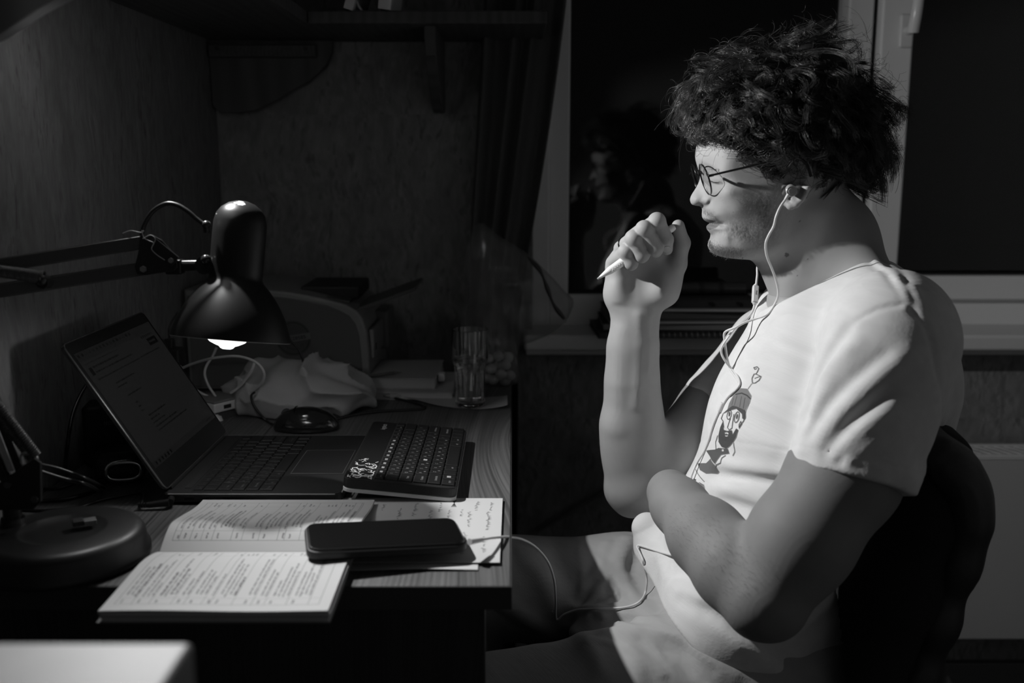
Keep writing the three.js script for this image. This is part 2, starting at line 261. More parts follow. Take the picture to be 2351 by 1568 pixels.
// shelf along the left and back walls
{
  const wood = std(0.085, 0.65, { map: dataTex(512, 512, (u, v) => 0.72 + 0.25 * fbm(u * 50, v * 3, 8, 4) + 0.1 * Math.sin(v * 0 + u * 160 + 6 * fbm(u * 5, v * 2, 3, 2))) });
  const t = thing('wall_shelf', 'dark wooden shelf running round the corner on curved brackets', 'shelf');
  mesh('shelf_board', metreUV(boxAt([WX, 1.39, WZ], [-0.35, 1.412, -0.78], 0.003), 2, 2), wood, t);
  mesh('shelf_board', metreUV(boxAt([-0.35, 1.39, WZ], [0.06, 1.412, -1.77], 0.003), 2, 2), wood, t);
  const prof = [[0, 0], [0.238, 0], [0.236, -0.02], [0.225, -0.045], [0.19, -0.075], [0.155, -0.092], [0.12, -0.113], [0.085, -0.13], [0.05, -0.135], [0.014, -0.133], [0.003, -0.122]];
  const bg = new THREE.ExtrudeGeometry(shapeOf(prof), { depth: 0.016, bevelEnabled: true, bevelSize: 0.002, bevelThickness: 0.002, bevelSegments: 2 });
  const pine = std(0.5, 0.6, { map: dataTex(256, 256, (u, v) => 0.72 + 0.28 * Math.sin(u * 90 + 2 * fbm(u * 4, v * 2, 1, 2)) + 0.1 * fbm(u * 40, v * 4, 2, 3)) });
  const bp = metreUV(bg, 1, 1);
  for (const [x, z, r, m] of [[WX + 0.002, -2.02, 0, wood], [WX + 0.002, -0.964, 0, pine], [-0.135, WZ + 0.002, -PI / 2, wood]]) {
    const b = mesh('bracket', bp, m, t); b.position.set(x, 1.388, z); b.rotation.y = r;
    if (r === 0 && z < -2) { mesh('cleat', boxAt([0.002, -0.032, 0.018], [0.21, -0.008, 0.034], 0.003), wood, b); for (const sx of [0.02, 0.19]) mesh('screw', new THREE.CylinderGeometry(0.004, 0.004, 0.002, 12).rotateX(PI / 2).translate(sx, -0.016, 0.035), std(0.01, 0.5), b); }
  }
  const white = std(0.6, 0.5);
  const a = at(792, 10, -1.8), b2 = at(858, 10, -1.8);
  const bk = (name, label, x, w, h, tilt) => { const o = thing(name, label, 'book', [x, 1.413, -1.84]); o.rotation.z = tilt; mesh('cover', merge([box(0.0015, h, 0.15, -w / 2, h / 2, 0), box(0.0015, h, 0.15, w / 2, h / 2, 0), box(w, h, 0.0015, 0, h / 2, 0.0755)]), white, o); mesh('pages', box(w - 0.003, h - 0.006, 0.145, 0, h / 2, -0.001), std(0.6, 0.9), o); return o; };
  bk('booklet', 'thin white booklet leaning on the shelf over the printer', a[0] + 0.01, 0.014, 0.2, -0.3);
  bk('booklet', 'white booklet standing upright beside the leaning one on the shelf', b2[0] + 0.022, 0.02, 0.2, -0.12);
  const st = thing('paper_strip', 'narrow curled white paper strip between two booklets on the shelf', 'paper');
  mesh('strip', tube([[a[0] + 0.031, 1.413, -1.79], [a[0] + 0.022, 1.43, -1.79], [a[0] + 0.018, 1.47, -1.8]], 0.0022, 16, 6), white, st);
}
// ---------------------------------------------------------------- desk
const DY = 0.75, DX1 = onY(1172, 1345, DY)[0], DZ0 = onY(1172, 1345, DY)[2];
const woodTex = dataTex(1024, 1024, (u, v) => {
  const x = u * 0.62, z = v * 1.15;                         // metres; grain along z, a cathedral arch to the front right
  const cx = x - 0.60, arch = Math.exp(-((x - 0.57) ** 2) / 0.006) * 0.055 * Math.exp(-((z - 0.62) ** 2) / 0.09);
  const w = x + 0.010 * fbm(x * 9, z * 2.2, 1, 3) + arch + cx * 0;
  const line = Math.sin(w * 950 + 5 * fbm(x * 14, z * 1.6, 4, 3)), fine = fbm(w * 520, z * 5, 7, 3), big = fbm(w * 40, z * 1.5, 9, 3);
  return 0.58 + 0.07 * line + 0.32 * fine + 0.22 * big - 0.22 * sstep(0.2, 0.5, fbm(w * 330, z * 3, 5, 3));
});
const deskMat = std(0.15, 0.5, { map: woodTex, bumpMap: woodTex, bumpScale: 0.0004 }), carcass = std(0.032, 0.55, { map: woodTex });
{
  const t = thing('desk', 'dark wood-grain desk against the wall with a laptop and open book on it', 'desk');
  const top = boxAt([WX + 0.002, DY - 0.024, -1.93], [DX1, DY, DZ0], 0.0018), n = top.attributes.normal, p = top.attributes.position, uv = top.attributes.uv;
  for (let i = 0; i < p.count; i++) uv.setXY(i, (p.getX(i) + 0.59) / 0.62, (p.getZ(i) + 2.05) / 1.15);
  mesh('desktop', top, deskMat, t);
  mesh('edge_band', merge([boxAt([WX + 0.002, DY - 0.0245, DZ0], [DX1, DY - 0.0007, DZ0 + 0.0012]), boxAt([DX1, DY - 0.0245, -1.93], [DX1 + 0.0012, DY - 0.0007, DZ0 + 0.0012])]), std(0.03, 0.5), t);
  const px = onY(1116, 1400, DY - 0.05)[0];
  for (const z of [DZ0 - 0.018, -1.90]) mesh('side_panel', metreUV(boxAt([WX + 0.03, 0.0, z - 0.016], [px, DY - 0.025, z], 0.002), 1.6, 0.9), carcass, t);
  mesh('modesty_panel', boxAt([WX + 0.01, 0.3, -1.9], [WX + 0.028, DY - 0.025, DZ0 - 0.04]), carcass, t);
}
// foreground table corner
{
  const y = 0.905, c = onY(447, 1472, y);
  const t = thing('side_table', 'pale table corner blurred in front of the desk', 'table');
  mesh('table_top', metreUV(boxAt([c[0] - 0.36, y - 0.03, c[2]], [c[0], y, c[2] + 0.4], 0.004), 1, 1), std(0.17, 0.55, { map: dataTex(256, 256, (u, v) => 0.86 + 0.14 * fbm(u * 30 + v * 30, v * 4 - u * 4, 3, 3)) }), t);
  for (const [dx, dz] of [[-0.04, 0.04], [-0.04, 0.36], [-0.32, 0.04], [-0.32, 0.36]]) mesh('leg', boxAt([c[0] + dx - 0.02, 0, c[2] + dz - 0.02], [c[0] + dx + 0.02, y - 0.03, c[2] + dz + 0.02], 0.003), std(0.3, 0.6), t);
}
const black = std(0.012, 0.45), blackMatte = std(0.01, 0.75), softBlack = std(0.016, 0.35), steel = std(0.45, 0.3, { metalness: 0.9 }), darkSteel = std(0.12, 0.35, { metalness: 0.8 });
// ---------------------------------------------------------------- articulated lamp
{
  const t = thing('desk_lamp', 'black articulated desk lamp with bell shade and chipped dome', 'lamp');
  const lampBlack = std(0.014, 0.36), bc = [-0.468, DY, -0.985];
  const base = mesh('base', lathe([[0, 0.0], [0.083, 0.0], [0.086, 0.003], [0.086, 0.008], [0.083, 0.011], [0.081, 0.024], [0.077, 0.03], [0.07, 0.0325], [0.045, 0.0335], [0.042, 0.0325], [0.037, 0.0295], [0.03, 0.0285], [0, 0.0285]], 80).translate(...bc), std(0.02, 0.42), t);
  const pz = -1.0, P0 = at(33, 1225, pz);
  mesh('post', merge([cylBetween([P0[0], DY + 0.028, pz], [P0[0], DY + 0.075, pz], 0.0095), cylBetween([P0[0], DY + 0.028, pz], [P0[0], DY + 0.04, pz], 0.014, 0.012)]), lampBlack, t);
  const poly = (list, z, th) => { const q = list.map((p) => at(p[0], p[1], z)); return extrude(q.map((p) => [p[0], p[1]]), th, 0.0008).translate(0, 0, z); };
  const jb = mesh('joint', merge([poly([[0, 1110], [82, 1052], [95, 1062], [96, 1148], [78, 1166], [-20, 1168], [-30, 1130]], pz + 0.008, 0.003), poly([[0, 1110], [82, 1052], [95, 1062], [96, 1148], [78, 1166], [-20, 1168], [-30, 1130]], pz - 0.013, 0.003)]), lampBlack, t);
  for (const [x, y] of [[18, 1113], [80, 1146]]) { const c = at(x, y, pz + 0.012); mesh('screw', new THREE.CylinderGeometry(0.0036, 0.0042, 0.004, 16).rotateX(PI / 2).translate(...c), darkSteel, jb); }
  // lower arm up to the elbow by the wall, upper arm back to the head
  const EL = at(-118, 640, -1.06);
  const lo1 = at(70, 1130, pz), lo2 = at(20, 1112, pz), e1 = [EL[0] + 0.008, EL[1] - 0.01, -1.05], e2 = [EL[0] - 0.012, EL[1] - 0.03, -1.05];
  mesh('arm', barBetween(lo1, e1, 0.011, 0.009), lampBlack, t);
  mesh('arm', barBetween(lo2, e2, 0.011, 0.009), lampBlack, t);
  { const a = at(-14, 975, pz + 0.009), b = at(26, 1082, pz + 0.009); mesh('metal_strip', barBetween(a, b, 0.0012, 0.0065), std(0.34, 0.5), t); }
  const coil = (a, b, r, turns, w) => { const A = V(a), d = V(b).sub(A), L = d.length(); d.normalize(); const u = new THREE.Vector3(0, 0, 1).addScaledVector(d, -d.z).normalize(), s = new THREE.Vector3().crossVectors(d, u), pts = []; for (let i = 0; i <= turns * 8; i++) { const k = i / 8 * 2 * PI, q = A.clone().addScaledVector(d, L * i / (turns * 8)).addScaledVector(u, Math.cos(k) * r).addScaledVector(s, Math.sin(k) * r); pts.push([q.x, q.y, q.z]); } return tube(pts, w, turns * 8, 5); };
  mesh('spring', coil(at(84, 1046, pz + 0.006), at(-40, 885, pz + 0.006), 0.0046, 36, 0.0013), darkSteel, t);
  mesh('spring', coil(at(76, 1054, pz - 0.006), at(-48, 893, pz - 0.006), 0.0046, 36, 0.0013), darkSteel, t);
  { const j = at(80, 1052, pz); mesh('hook', tube([[j[0] - 0.012, j[1] - 0.004, pz + 0.004], [j[0] - 0.01, j[1] + 0.006, pz + 0.004], [j[0] + 0.004, j[1] + 0.004, pz + 0.006], [j[0] + 0.004, j[1] - 0.006, pz + 0.004]], 0.0018, 20, 6), steel, t); }
  const HZ = -1.16, u0 = [EL[0], EL[1] + 0.012, -1.06], k1 = at(330, 556, HZ), k2 = at(328, 617, HZ), v0 = at(-60, 676, -1.06), q0 = at(-60, 618, -1.06);
  mesh('arm', barBetween(q0, k1, 0.011, 0.0155), lampBlack, t);
  mesh('arm', barBetween(v0, k2, 0.011, 0.0155), lampBlack, t);
  mesh('elbow', merge([barBetween([v0[0] - 0.004, v0[1] - 0.03, -1.052], [q0[0] - 0.004, q0[1] + 0.02, -1.052], 0.004, 0.022), barBetween([v0[0] - 0.004, v0[1] - 0.03, -1.068], [q0[0] - 0.004, q0[1] + 0.02, -1.068], 0.004, 0.022)]), lampBlack, t);
  mesh('spring', coil(at(-70, 612, -1.075 + 0.02), at(100, 636, -1.07 + 0.012), 0.006, 40, 0.0014), darkSteel, t);
  { const c = at(113, 645, -1.075); mesh('knob', merge([new THREE.CylinderGeometry(0.0065, 0.0075, 0.012, 18).rotateX(PI / 2).translate(c[0], c[1], c[2] + 0.012), new THREE.SphereGeometry(0.006, 14, 10).translate(c[0], c[1] + 0.003, c[2] + 0.017)]), softBlack, t); }
  const plate = [[330, 545], [350, 540], [372, 552], [404, 588], [408, 612], [400, 620], [335, 630], [318, 628], [313, 612]];
  const hb = mesh('joint', merge([poly(plate, HZ + 0.007, 0.0025), poly(plate, HZ - 0.01, 0.0025), barBetween(at(345, 552, HZ + 0.011), at(404, 600, HZ + 0.011), 0.0035, 0.0125)]), lampBlack, t);
  for (const [x, y, r] of [[328, 618, 0.0042], [392, 598, 0.0036]]) mesh('bolt', new THREE.CylinderGeometry(r * 0.8, r, 0.0035, 6).rotateX(PI / 2).translate(...at(x, y, HZ + 0.014)), std(0.25, 0.45, { metalness: 0.6 }), hb);
  mesh('neck', merge([cylBetween(at(400, 610, HZ), at(470, 608, HZ), 0.0068, 0.0064), box(0.019, 0.017, 0.016, ...at(402, 612, HZ), 0.002), new THREE.CylinderGeometry(0.0105, 0.0105, 0.014, 20).rotateX(PI / 2).translate(...at(472, 608, HZ)), new THREE.SphereGeometry(0.0062, 14, 10).translate(...at(473, 596, HZ + 0.008))]), std(0.02, 0.22), t);
  // shade: axis nearly upright, its mouth turned a little to the camera
  const c0 = at(541, 458, HZ), c1 = at(530, 778, HZ), S = V(c0).distanceTo(V(c1)), k = S / 320;
  const prof = [[0, 320], [14, 318.5], [30, 313], [45, 302], [55, 288], [60, 268], [60.5, 240], [60.5, 150], [60, 140], [64, 132], [78, 117], [94, 96], [108, 74], [120, 50], [130, 24], [136, 0], [134, -1.5], [132, 0], [126, 24], [116, 48], [104, 72], [90, 93], [74, 113], [59, 128], [56.5, 136], [56.5, 240], [54, 266], [44, 286], [24, 304], [0, 309]];
  const chips = dataTex(1024, 512, (u, v) => { return 0; });
  const sg = lathe(prof.map((p) => [p[0] * k, p[1] * k]), 96);
  const inv = new THREE.MeshPhysicalMaterial({ color: 0xffffff, roughness: 0.38, specularIntensity: 0.6, vertexColors: true });
  const head = new THREE.Group(); 
  const up = V(c0).sub(V(c1)).normalize(); up.z -= 0.175; up.normalize();
  const quat = new THREE.Quaternion().setFromUnitVectors(new THREE.Vector3(0, 1, 0), up);
  sg.applyQuaternion(quat); sg.translate(...c1);
  { // chipped paint at the crown, pale inside
    const p = sg.attributes.position, colr = new Float32Array(p.count * 3), cv = V(c1), d = new THREE.Vector3();
    const nProf = prof.length;
    for (let i = 0; i < p.count; i++) { const row = i % nProf; const c = row >= 16 ? 0.5 : 0.0105; colr[i * 3] = colr[i * 3 + 1] = colr[i * 3 + 2] = c; }
    sg.setAttribute('color', new THREE.BufferAttribute(colr, 3));
  }
  const shade = mesh('shade', sg, inv, t);
  { // flakes of bare metal as thin shells on the dome
    const R = 60 * k, dc = V(c1).addScaledVector(up, 262 * k), pos = [], idx = [];
    const inside = (a, b) => { const n = fbm(a * 5 + 3, b * 5, 2, 4); const patch1 = Math.exp(-((a - 0.2) ** 2) / 0.16 - ((b - 1.02) ** 2) / 0.05), patch2 = Math.exp(-((a + 0.95) ** 2) / 0.06 - ((b - 0.55) ** 2) / 0.05); return patch1 * 1.05 + patch2 * 0.85 + 0.55 * n > 0.5; };
    const N = 110, id = new Map();
    const pt = (i, j) => { const key = i * 1000 + j; if (!id.has(key)) { const a = -1.7 + i / N * 3.1, b = 0.25 + j / N * 1.25, q = new THREE.Vector3(Math.sin(a) * Math.cos(b), Math.sin(b), Math.cos(a) * Math.cos(b)).multiplyScalar(R * 1.0045); q.y *= 0.97; q.applyQuaternion(quat).add(dc); id.set(key, pos.length / 3); pos.push(q.x, q.y, q.z); } return id.get(key); };
    for (let i = 0; i < N; i++) for (let j = 0; j < N; j++) { const a = -1.7 + (i + 0.5) / N * 3.1, b = 0.25 + (j + 0.5) / N * 1.25; if (inside(a, b)) idx.push(pt(i, j), pt(i + 1, j), pt(i + 1, j + 1), pt(i, j), pt(i + 1, j + 1), pt(i, j + 1)); }
    const g = new THREE.BufferGeometry(); g.setAttribute('position', new THREE.Float32BufferAttribute(pos, 3)); g.setIndex(idx); g.computeVertexNormals();
    const f = mesh('paint_chip', g, std(0.5, 0.5), shade); f.userData.label = 'bare pale metal where the paint has flaked';
  }
  { const c = at(474, 516, HZ + 0.004); mesh('cable_inlet', merge([new THREE.SphereGeometry(0.0052, 14, 10).translate(...c), new THREE.CylinderGeometry(0.004, 0.004, 0.01, 12).translate(c[0], c[1] - 0.004, c[2])]), std(0.02, 0.25), t); }
  mesh('cable', tube([[325, 540], [333, 512], [352, 484], [380, 468], [405, 470], [430, 484], [452, 503], [472, 517]].map((p) => at(p[0], p[1], HZ + 0.004)), 0.0026, 60, 10), std(0.012, 0.4), t);
  const tie = std(0.3, 0.4);
  mesh('wire_tie', merge([tube([[325, 528], [330, 545], [340, 552], [352, 558], [348, 572], [360, 585], [378, 597]].map((p) => at(p[0], p[1], HZ + 0.0175)), 0.0006, 40, 5), tube([[328, 548], [345, 540], [356, 548], [352, 562]].map((p) => at(p[0], p[1], HZ + 0.017)), 0.0006, 30, 5), tube([[282, 536], [300, 530], [322, 534], [330, 530]].map((p) => at(p[0], p[1], HZ + 0.01)), 0.0009, 24, 5), tube([[281, 574], [288, 588]].map((p) => at(p[0], p[1], HZ + 0.012)), 0.0008, 8, 5)]), tie, t);
  // bulb with a nub below, just under the rim
  const em = std(0.9, 0.5); em.emissive.setRGB(1, 1, 1); em.emissiveIntensity = GLOW.bulb;
  const bc2 = V(c1), bg = lathe([[0, -24], [8, -23.5], [13, -21], [16, -17], [22, -15], [34, -9], [41, -3], [43.5, 4], [42, 14], [32, 34], [22, 52], [18, 70], [0, 72]].map((p) => [p[0] * k * 1.12, (p[1] + 1) * k * 1.05]), 40).applyQuaternion(quat).translate(...c1).translate(-0.004, 0, 0);
  mesh('bulb', bg, em, t);
  const L = new THREE.PointLight(0xffffff, GLOW.bulbLight, 0, 2); L.position.copy(bc2).addScaledVector(up, 8 * k); L.position.x -= 0.004; L.castShadow = true; L.shadow.radius = 0.7; scene.add(L);
  // memory stick on the base
  const u = thing('memory_stick', 'tiny dark memory stick lying on the lamp base', 'memory stick', onY(192, 1200, DY + 0.033), 0.5);
  mesh('plug', box(0.012, 0.0045, 0.0125, 0.006, 0.0022, 0.004, 0.0006), std(0.3, 0.4, { metalness: 0.5 }), u);
  mesh('body', box(0.011, 0.0055, 0.013, -0.0055, 0.0027, 0.003, 0.001), std(0.05, 0.4), u);
}
// ---------------------------------------------------------------- laptop
const keyAtlas = (rows, W, H, size, put) => canvasTex(W, H, (g) => { g.fillStyle = gray(22); g.fillRect(0, 0, W, H); g.fillStyle = gray(150); g.textAlign = 'center'; g.textBaseline = 'middle'; put(g); });
function keyGeo(w, d, h, cell) {                          // frustum with a dished top; cell = [u0, v0, u1, v1] on the legend sheet
  const i = Math.min(0.0011, w * 0.1), pos = [], uv = [], W = w / 2, D = d / 2;
  const P = [[-W, 0, -D], [W, 0, -D], [W, 0, D], [-W, 0, D], [-W + i * 0.5, h * 0.85, -D + i * 0.5], [W - i * 0.5, h * 0.85, -D + i * 0.5], [W - i * 0.5, h * 0.85, D - i * 0.5], [-W + i * 0.5, h * 0.85, D - i * 0.5], [-W + i, h, -D + i], [W - i, h, -D + i], [W - i, h, D - i], [-W + i, h, D - i]];
  const tri = (a, b, c, t) => { for (const k of [a, b, c]) { const p = P[k]; pos.push(...p); uv.push(t ? mixn(cell[0], cell[2], (p[0] + W) / w) : 0.002, t ? mixn(cell[3], cell[1], (p[2] + D) / d) : 0.002); } };
  for (let l = 0; l < 2; l++) for (let s = 0; s < 4; s++) { const a = l * 4 + s, b = l * 4 + (s + 1) % 4; tri(a, a + 4, b + 4); tri(a, b + 4, b); }
  tri(8, 11, 10, 1); tri(8, 10, 9, 1);
  const g = new THREE.BufferGeometry(); g.setAttribute('position', new THREE.Float32BufferAttribute(pos, 3)); g.setAttribute('uv', new THREE.Float32BufferAttribute(uv, 2)); g.computeVertexNormals(); return g;
}
const LAT = ['`1234567890-=', 'QWERTYUIOP[]\\', 'ASDFGHJKL;\'', 'ZXCVBNM,./'], CYR = ['Ё', 'ЙЦУКЕНГШЩЗХЪ', 'ФЫВАПРОЛДЖЭ', 'ЯЧСМИТЬБЮ.'];
function keyboardRows() {                                 // [text, second, width in key units] by row
  const k = (i, j) => [LAT[i][j], i ? CYR[i][j] ?? '' : '!@#$%^&*()'[j - 1] ?? '', 1];
  return [
    [['Esc', '', 1], ...[...Array(12).keys()].map((i) => ['F' + (i + 1), '', 1]), ['Del', '', 1], ['', '', 1]],
    [...[...LAT[0]].map((_, j) => k(0, j)), ['\u2190', '', 2]],
    [['Tab', '', 1.5], ...[...LAT[1]].slice(0, 12).map((_, j) => k(1, j)), ['\\', '', 1.5]],
    [['Caps', '', 1.75], ...[...LAT[2]].map((_, j) => k(2, j)), ['Enter', '', 2.25]],
    [['Shift', '', 2.25], ...[...LAT[3]].map((_, j) => k(3, j)), ['Shift', '', 2.75]],
    [['Ctrl', '', 1.25], ['Fn', '', 1], ['\u2756', '', 1], ['Alt', '', 1.25], ['', '', 5], ['Alt', '', 1.25], ['Ctrl', '', 1.25], ['\u25C2', '', 1], ['\u25B4', '', 1], ['\u25B8', '', 1]],
  ];
}
function buildKeys(parent, { x0, z0, pitch, depth, gap, h, y, ink, face, rows, fRow = 1 }) {
  const N = rows.flat().length, C = 10, Rn = Math.ceil(N / C), S = 64;
  const tex = canvasTex(C * S, Rn * S, (g, W, H) => {
    g.fillStyle = gray(face); g.fillRect(0, 0, W, H); g.fillStyle = gray(ink); g.textAlign = 'center'; g.textBaseline = 'middle'; let n = 0;
    for (const r of rows) for (const [a, b] of r) { const cx = (n % C) * S, cy = Math.floor(n / C) * S; n++; if (a.length > 2) { g.font = '15px sans-serif'; g.fillText(a, cx + S / 2, cy + S * 0.6); } else if (a[0] === 'F') { if (fRow) { g.fillRect(cx + 18, cy + 20, 26, 20); g.fillStyle = gray(face); g.font = '15px sans-serif'; g.fillText(a.slice(1), cx + 31, cy + 31); g.fillStyle = gray(ink); } else { g.font = '18px sans-serif'; g.fillText(a, cx + S / 2, cy + S * 0.6); } } else { g.font = '19px sans-serif'; g.fillText(a, cx + S * 0.32, cy + S * 0.36); g.font = '17px sans-serif'; g.fillText(b, cx + S * 0.68, cy + S * 0.68); } }
  });
  const mat = std(1, 0.5, { map: tex }); let n = 0, z = z0;
  for (const [ri, r] of rows.entries()) {
    let x = x0; const d = ri ? depth : depth * 0.72, total = r.reduce((s, q) => s + q[2], 0), unit = pitch * 15 / total;
    for (const [, , w] of r) { const cx = (n % C) / C, cy = Math.floor(n / C) / Rn; const kw = w * unit - gap, m = mesh('key', keyGeo(kw, d - gap, h, [cx, 1 - cy - 1 / Rn, cx + 1 / C, 1 - cy].map((q) => q)), mat, parent); m.position.set(x + w * unit / 2, y, z + d / 2); x += w * unit; n++; }
    z += d;
  }
}
{
  const LW = 0.262, LD = 0.218;
  const t = thing('laptop', 'dark slim laptop open with a dim text document on its screen', 'laptop', [-0.315, DY, -1.281], PI / 2);
  const alu = std(0.03, 0.34, { metalness: 0.35 }), deck = std(0.014, 0.5);
  const rrect = (w, d, r) => { const p = []; for (const [sx, sz, a] of [[1, 1, 0], [-1, 1, PI / 2], [-1, -1, PI], [1, -1, 1.5 * PI]]) for (let i = 0; i <= 5; i++) { const b = a + i / 5 * PI / 2; p.push([sx * (w / 2 - r) + Math.cos(b) * r, sz * (d / 2 - r) + Math.sin(b) * r]); } return p; };
  const slab = (w, d, r, h, b = 0.001) => new THREE.ExtrudeGeometry(shapeOf(rrect(w - 2 * b, d - 2 * b, r)), { depth: h - 2 * b, bevelEnabled: true, bevelSize: b, bevelThickness: b, bevelSegments: 2 }).rotateX(-PI / 2).translate(0, b, 0);
  mesh('base', merge([slab(LW, LD, 0.009, 0.0105, 0.0018).translate(0, 0.003, 0)]), alu, t);
  mesh('deck', slab(LW - 0.003, LD - 0.003, 0.008, 0.0012, 0.0004).translate(0, 0.0128, 0), deck, t);
  mesh('edge_trim', merge([box(LW - 0.016, 0.0011, 0.0012, 0, 0.0132, LD / 2 - 0.0008), box(0.0012, 0.0011, LD - 0.016, -LW / 2 + 0.0008, 0.0132, 0), box(0.0012, 0.0011, LD - 0.016, LW / 2 - 0.0008, 0.0132, 0)]), std(0.4, 0.35, { metalness: 0.2 }), t);
  for (const [x, z] of [[-0.1, -0.09], [0.1, -0.09], [-0.1, 0.09], [0.1, 0.09]]) mesh('foot', new THREE.CylinderGeometry(0.006, 0.006, 0.0035, 16).translate(x, 0.0017, z), blackMatte, t);
  for (const [z, w] of [[-0.075, 0.012], [-0.055, 0.008], [-0.03, 0.009]]) mesh('port', box(0.0012, 0.0036, w, -LW / 2 - 0.0002, 0.0085, z), std(0.002, 0.8), t);
  mesh('touchpad', box(0.104, 0.0006, 0.066, 0, 0.0142, 0.064, 0.0002), std(0.02, 0.35), t);
  mesh('touchpad_edge', merge([box(0.106, 0.0003, 0.0008, 0, 0.0143, 0.0305), box(0.106, 0.0003, 0.0008, 0, 0.0143, 0.0975), box(0.0008, 0.0003, 0.067, -0.053, 0.0143, 0.064), box(0.0008, 0.0003, 0.067, 0.053, 0.0143, 0.064)]), std(0.09, 0.4), t);
  mesh('speaker_grille', box(0.22, 0.0005, 0.008, 0, 0.0142, -0.083), std(0.006, 0.7), t);
  mesh('keyboard_well', box(0.244, 0.0004, 0.098, 0, 0.0141, -0.026), std(0.005, 0.6), t);
  buildKeys(t, { x0: -0.1205, z0: -0.074, pitch: 0.01607, depth: 0.0171, gap: 0.0016, h: 0.0016, y: 0.0143, ink: 105, face: 24, rows: keyboardRows(), fRow: 0 });
  // lid
  const hinge = mesh('hinge', cylBetween([-0.115, 0.0155, -LD / 2 + 0.004], [0.115, 0.0155, -LD / 2 + 0.004], 0.0042), softBlack, t);
  const lid = mesh('lid', slab(LW, 0.212, 0.008, 0.0052, 0.0014).rotateX(PI / 2).translate(0, 0.106, 0), std(0.11, 0.27, { metalness: 0.7 }), t);
  lid.position.set(0, 0.0155, -LD / 2 + 0.003); lid.rotation.x = -0.56;
  mesh('bezel', slab(LW - 0.004, 0.208, 0.007, 0.0009, 0.0003).rotateX(PI / 2).translate(0, 0.106, 0.0046), std(0.004, 0.35), lid);
  const doc = canvasTex(1024, 680, (g, W, H) => {
    g.fillStyle = gray(228); g.fillRect(0, 0, W, H); g.fillStyle = gray(205); g.fillRect(0, 0, W, 52); g.fillRect(0, H - 34, W, 34); g.fillStyle = gray(170);
    for (let i = 0; i < 16; i++) { g.fillStyle = gray(rr(110, 190)); g.fillRect(20 + i * 44, 12, 22, 16); } for (let i = 0; i < 7; i++) { g.fillStyle = gray(110); g.fillRect(800 + i * 26, 60, 12, 14); }
    g.fillStyle = gray(60); g.fillRect(40, 92, 34, 44); g.fillStyle = gray(70); g.fillRect(848, 86, 130, 44); g.fillStyle = gray(200); g.fillRect(862, 102, 90, 12);
    const line = (x, y, w, h = 7, c = 120) => { let p = x; while (p < x + w) { const k = rr(12, 46); g.fillStyle = gray(c + rr(-20, 30)); g.fillRect(p, y, Math.min(k, x + w - p), h); p += k + 8; } };
    line(90, 92, 330, 10, 110); line(90, 122, 470, 8, 120); line(30, 66, 420, 6, 165); line(60, 160, 560, 8, 130); line(640, 158, 300, 8, 130);
    line(200, 216, 250, 8); line(190, 240, 120, 7); line(230, 300, 190, 8); for (let i = 0; i < 3; i++) line(255, 352 + i * 26, 40, 7); for (const [i, w] of [[0, 260], [1, 130], [2, 180], [3, 320], [4, 450]]) line(288, 444 + i * 23, w, 8);
    g.fillStyle = gray(60); for (const x of [40, 84, 128, 170, 212, 254]) g.fillRect(x, H - 26, 18, 18); line(880, H - 22, 90, 10); g.strokeStyle = gray(200); g.lineWidth = 2; g.strokeRect(150, 180, 720, 470);
  });
  const dm = std(0.004, 0.18); dm.emissive.setRGB(1, 1, 1); dm.emissiveMap = doc; dm.emissiveIntensity = GLOW.screen;
  mesh('display', new THREE.PlaneGeometry(0.246, 0.166).translate(0, 0.112, 0.0059), dm, lid);
  // its power lead
  const pw = thing('power_lead', 'black power lead with ribbed plug in the laptop side', 'cable');
  const e = [-0.411, DY + 0.0085, -1.149];
  mesh('plug', merge([cylBetween([e[0], e[1], e[2] + 0.001], [e[0] + 0.003, e[1], e[2] + 0.014], 0.0042), cylBetween([e[0] + 0.002, e[1], e[2] + 0.014], [e[0] - 0.022, e[1] - 0.002, e[2] + 0.017], 0.0045, 0.0036), ...[0, 1, 2, 3].map((i) => cylBetween([e[0] - 0.022 - i * 0.0032, e[1] - 0.002, e[2] + 0.017], [e[0] - 0.0238 - i * 0.0032, e[1] - 0.002, e[2] + 0.017], 0.0034))]), std(0.012, 0.35), pw);
  mesh('cord', tube([[e[0] - 0.03, e[1] - 0.002, e[2] + 0.017], ...[[325, 1133, 0.004], [280, 1138, 0.003], [225, 1150, 0.002], [180, 1164, 0.0021]].map(([x, y, h]) => onY(x, y, DY + h)), onY(100, 1172, DY + 0.002), onY(20, 1168, DY + 0.002)], 0.0018, 60, 8), std(0.012, 0.35), pw);
}
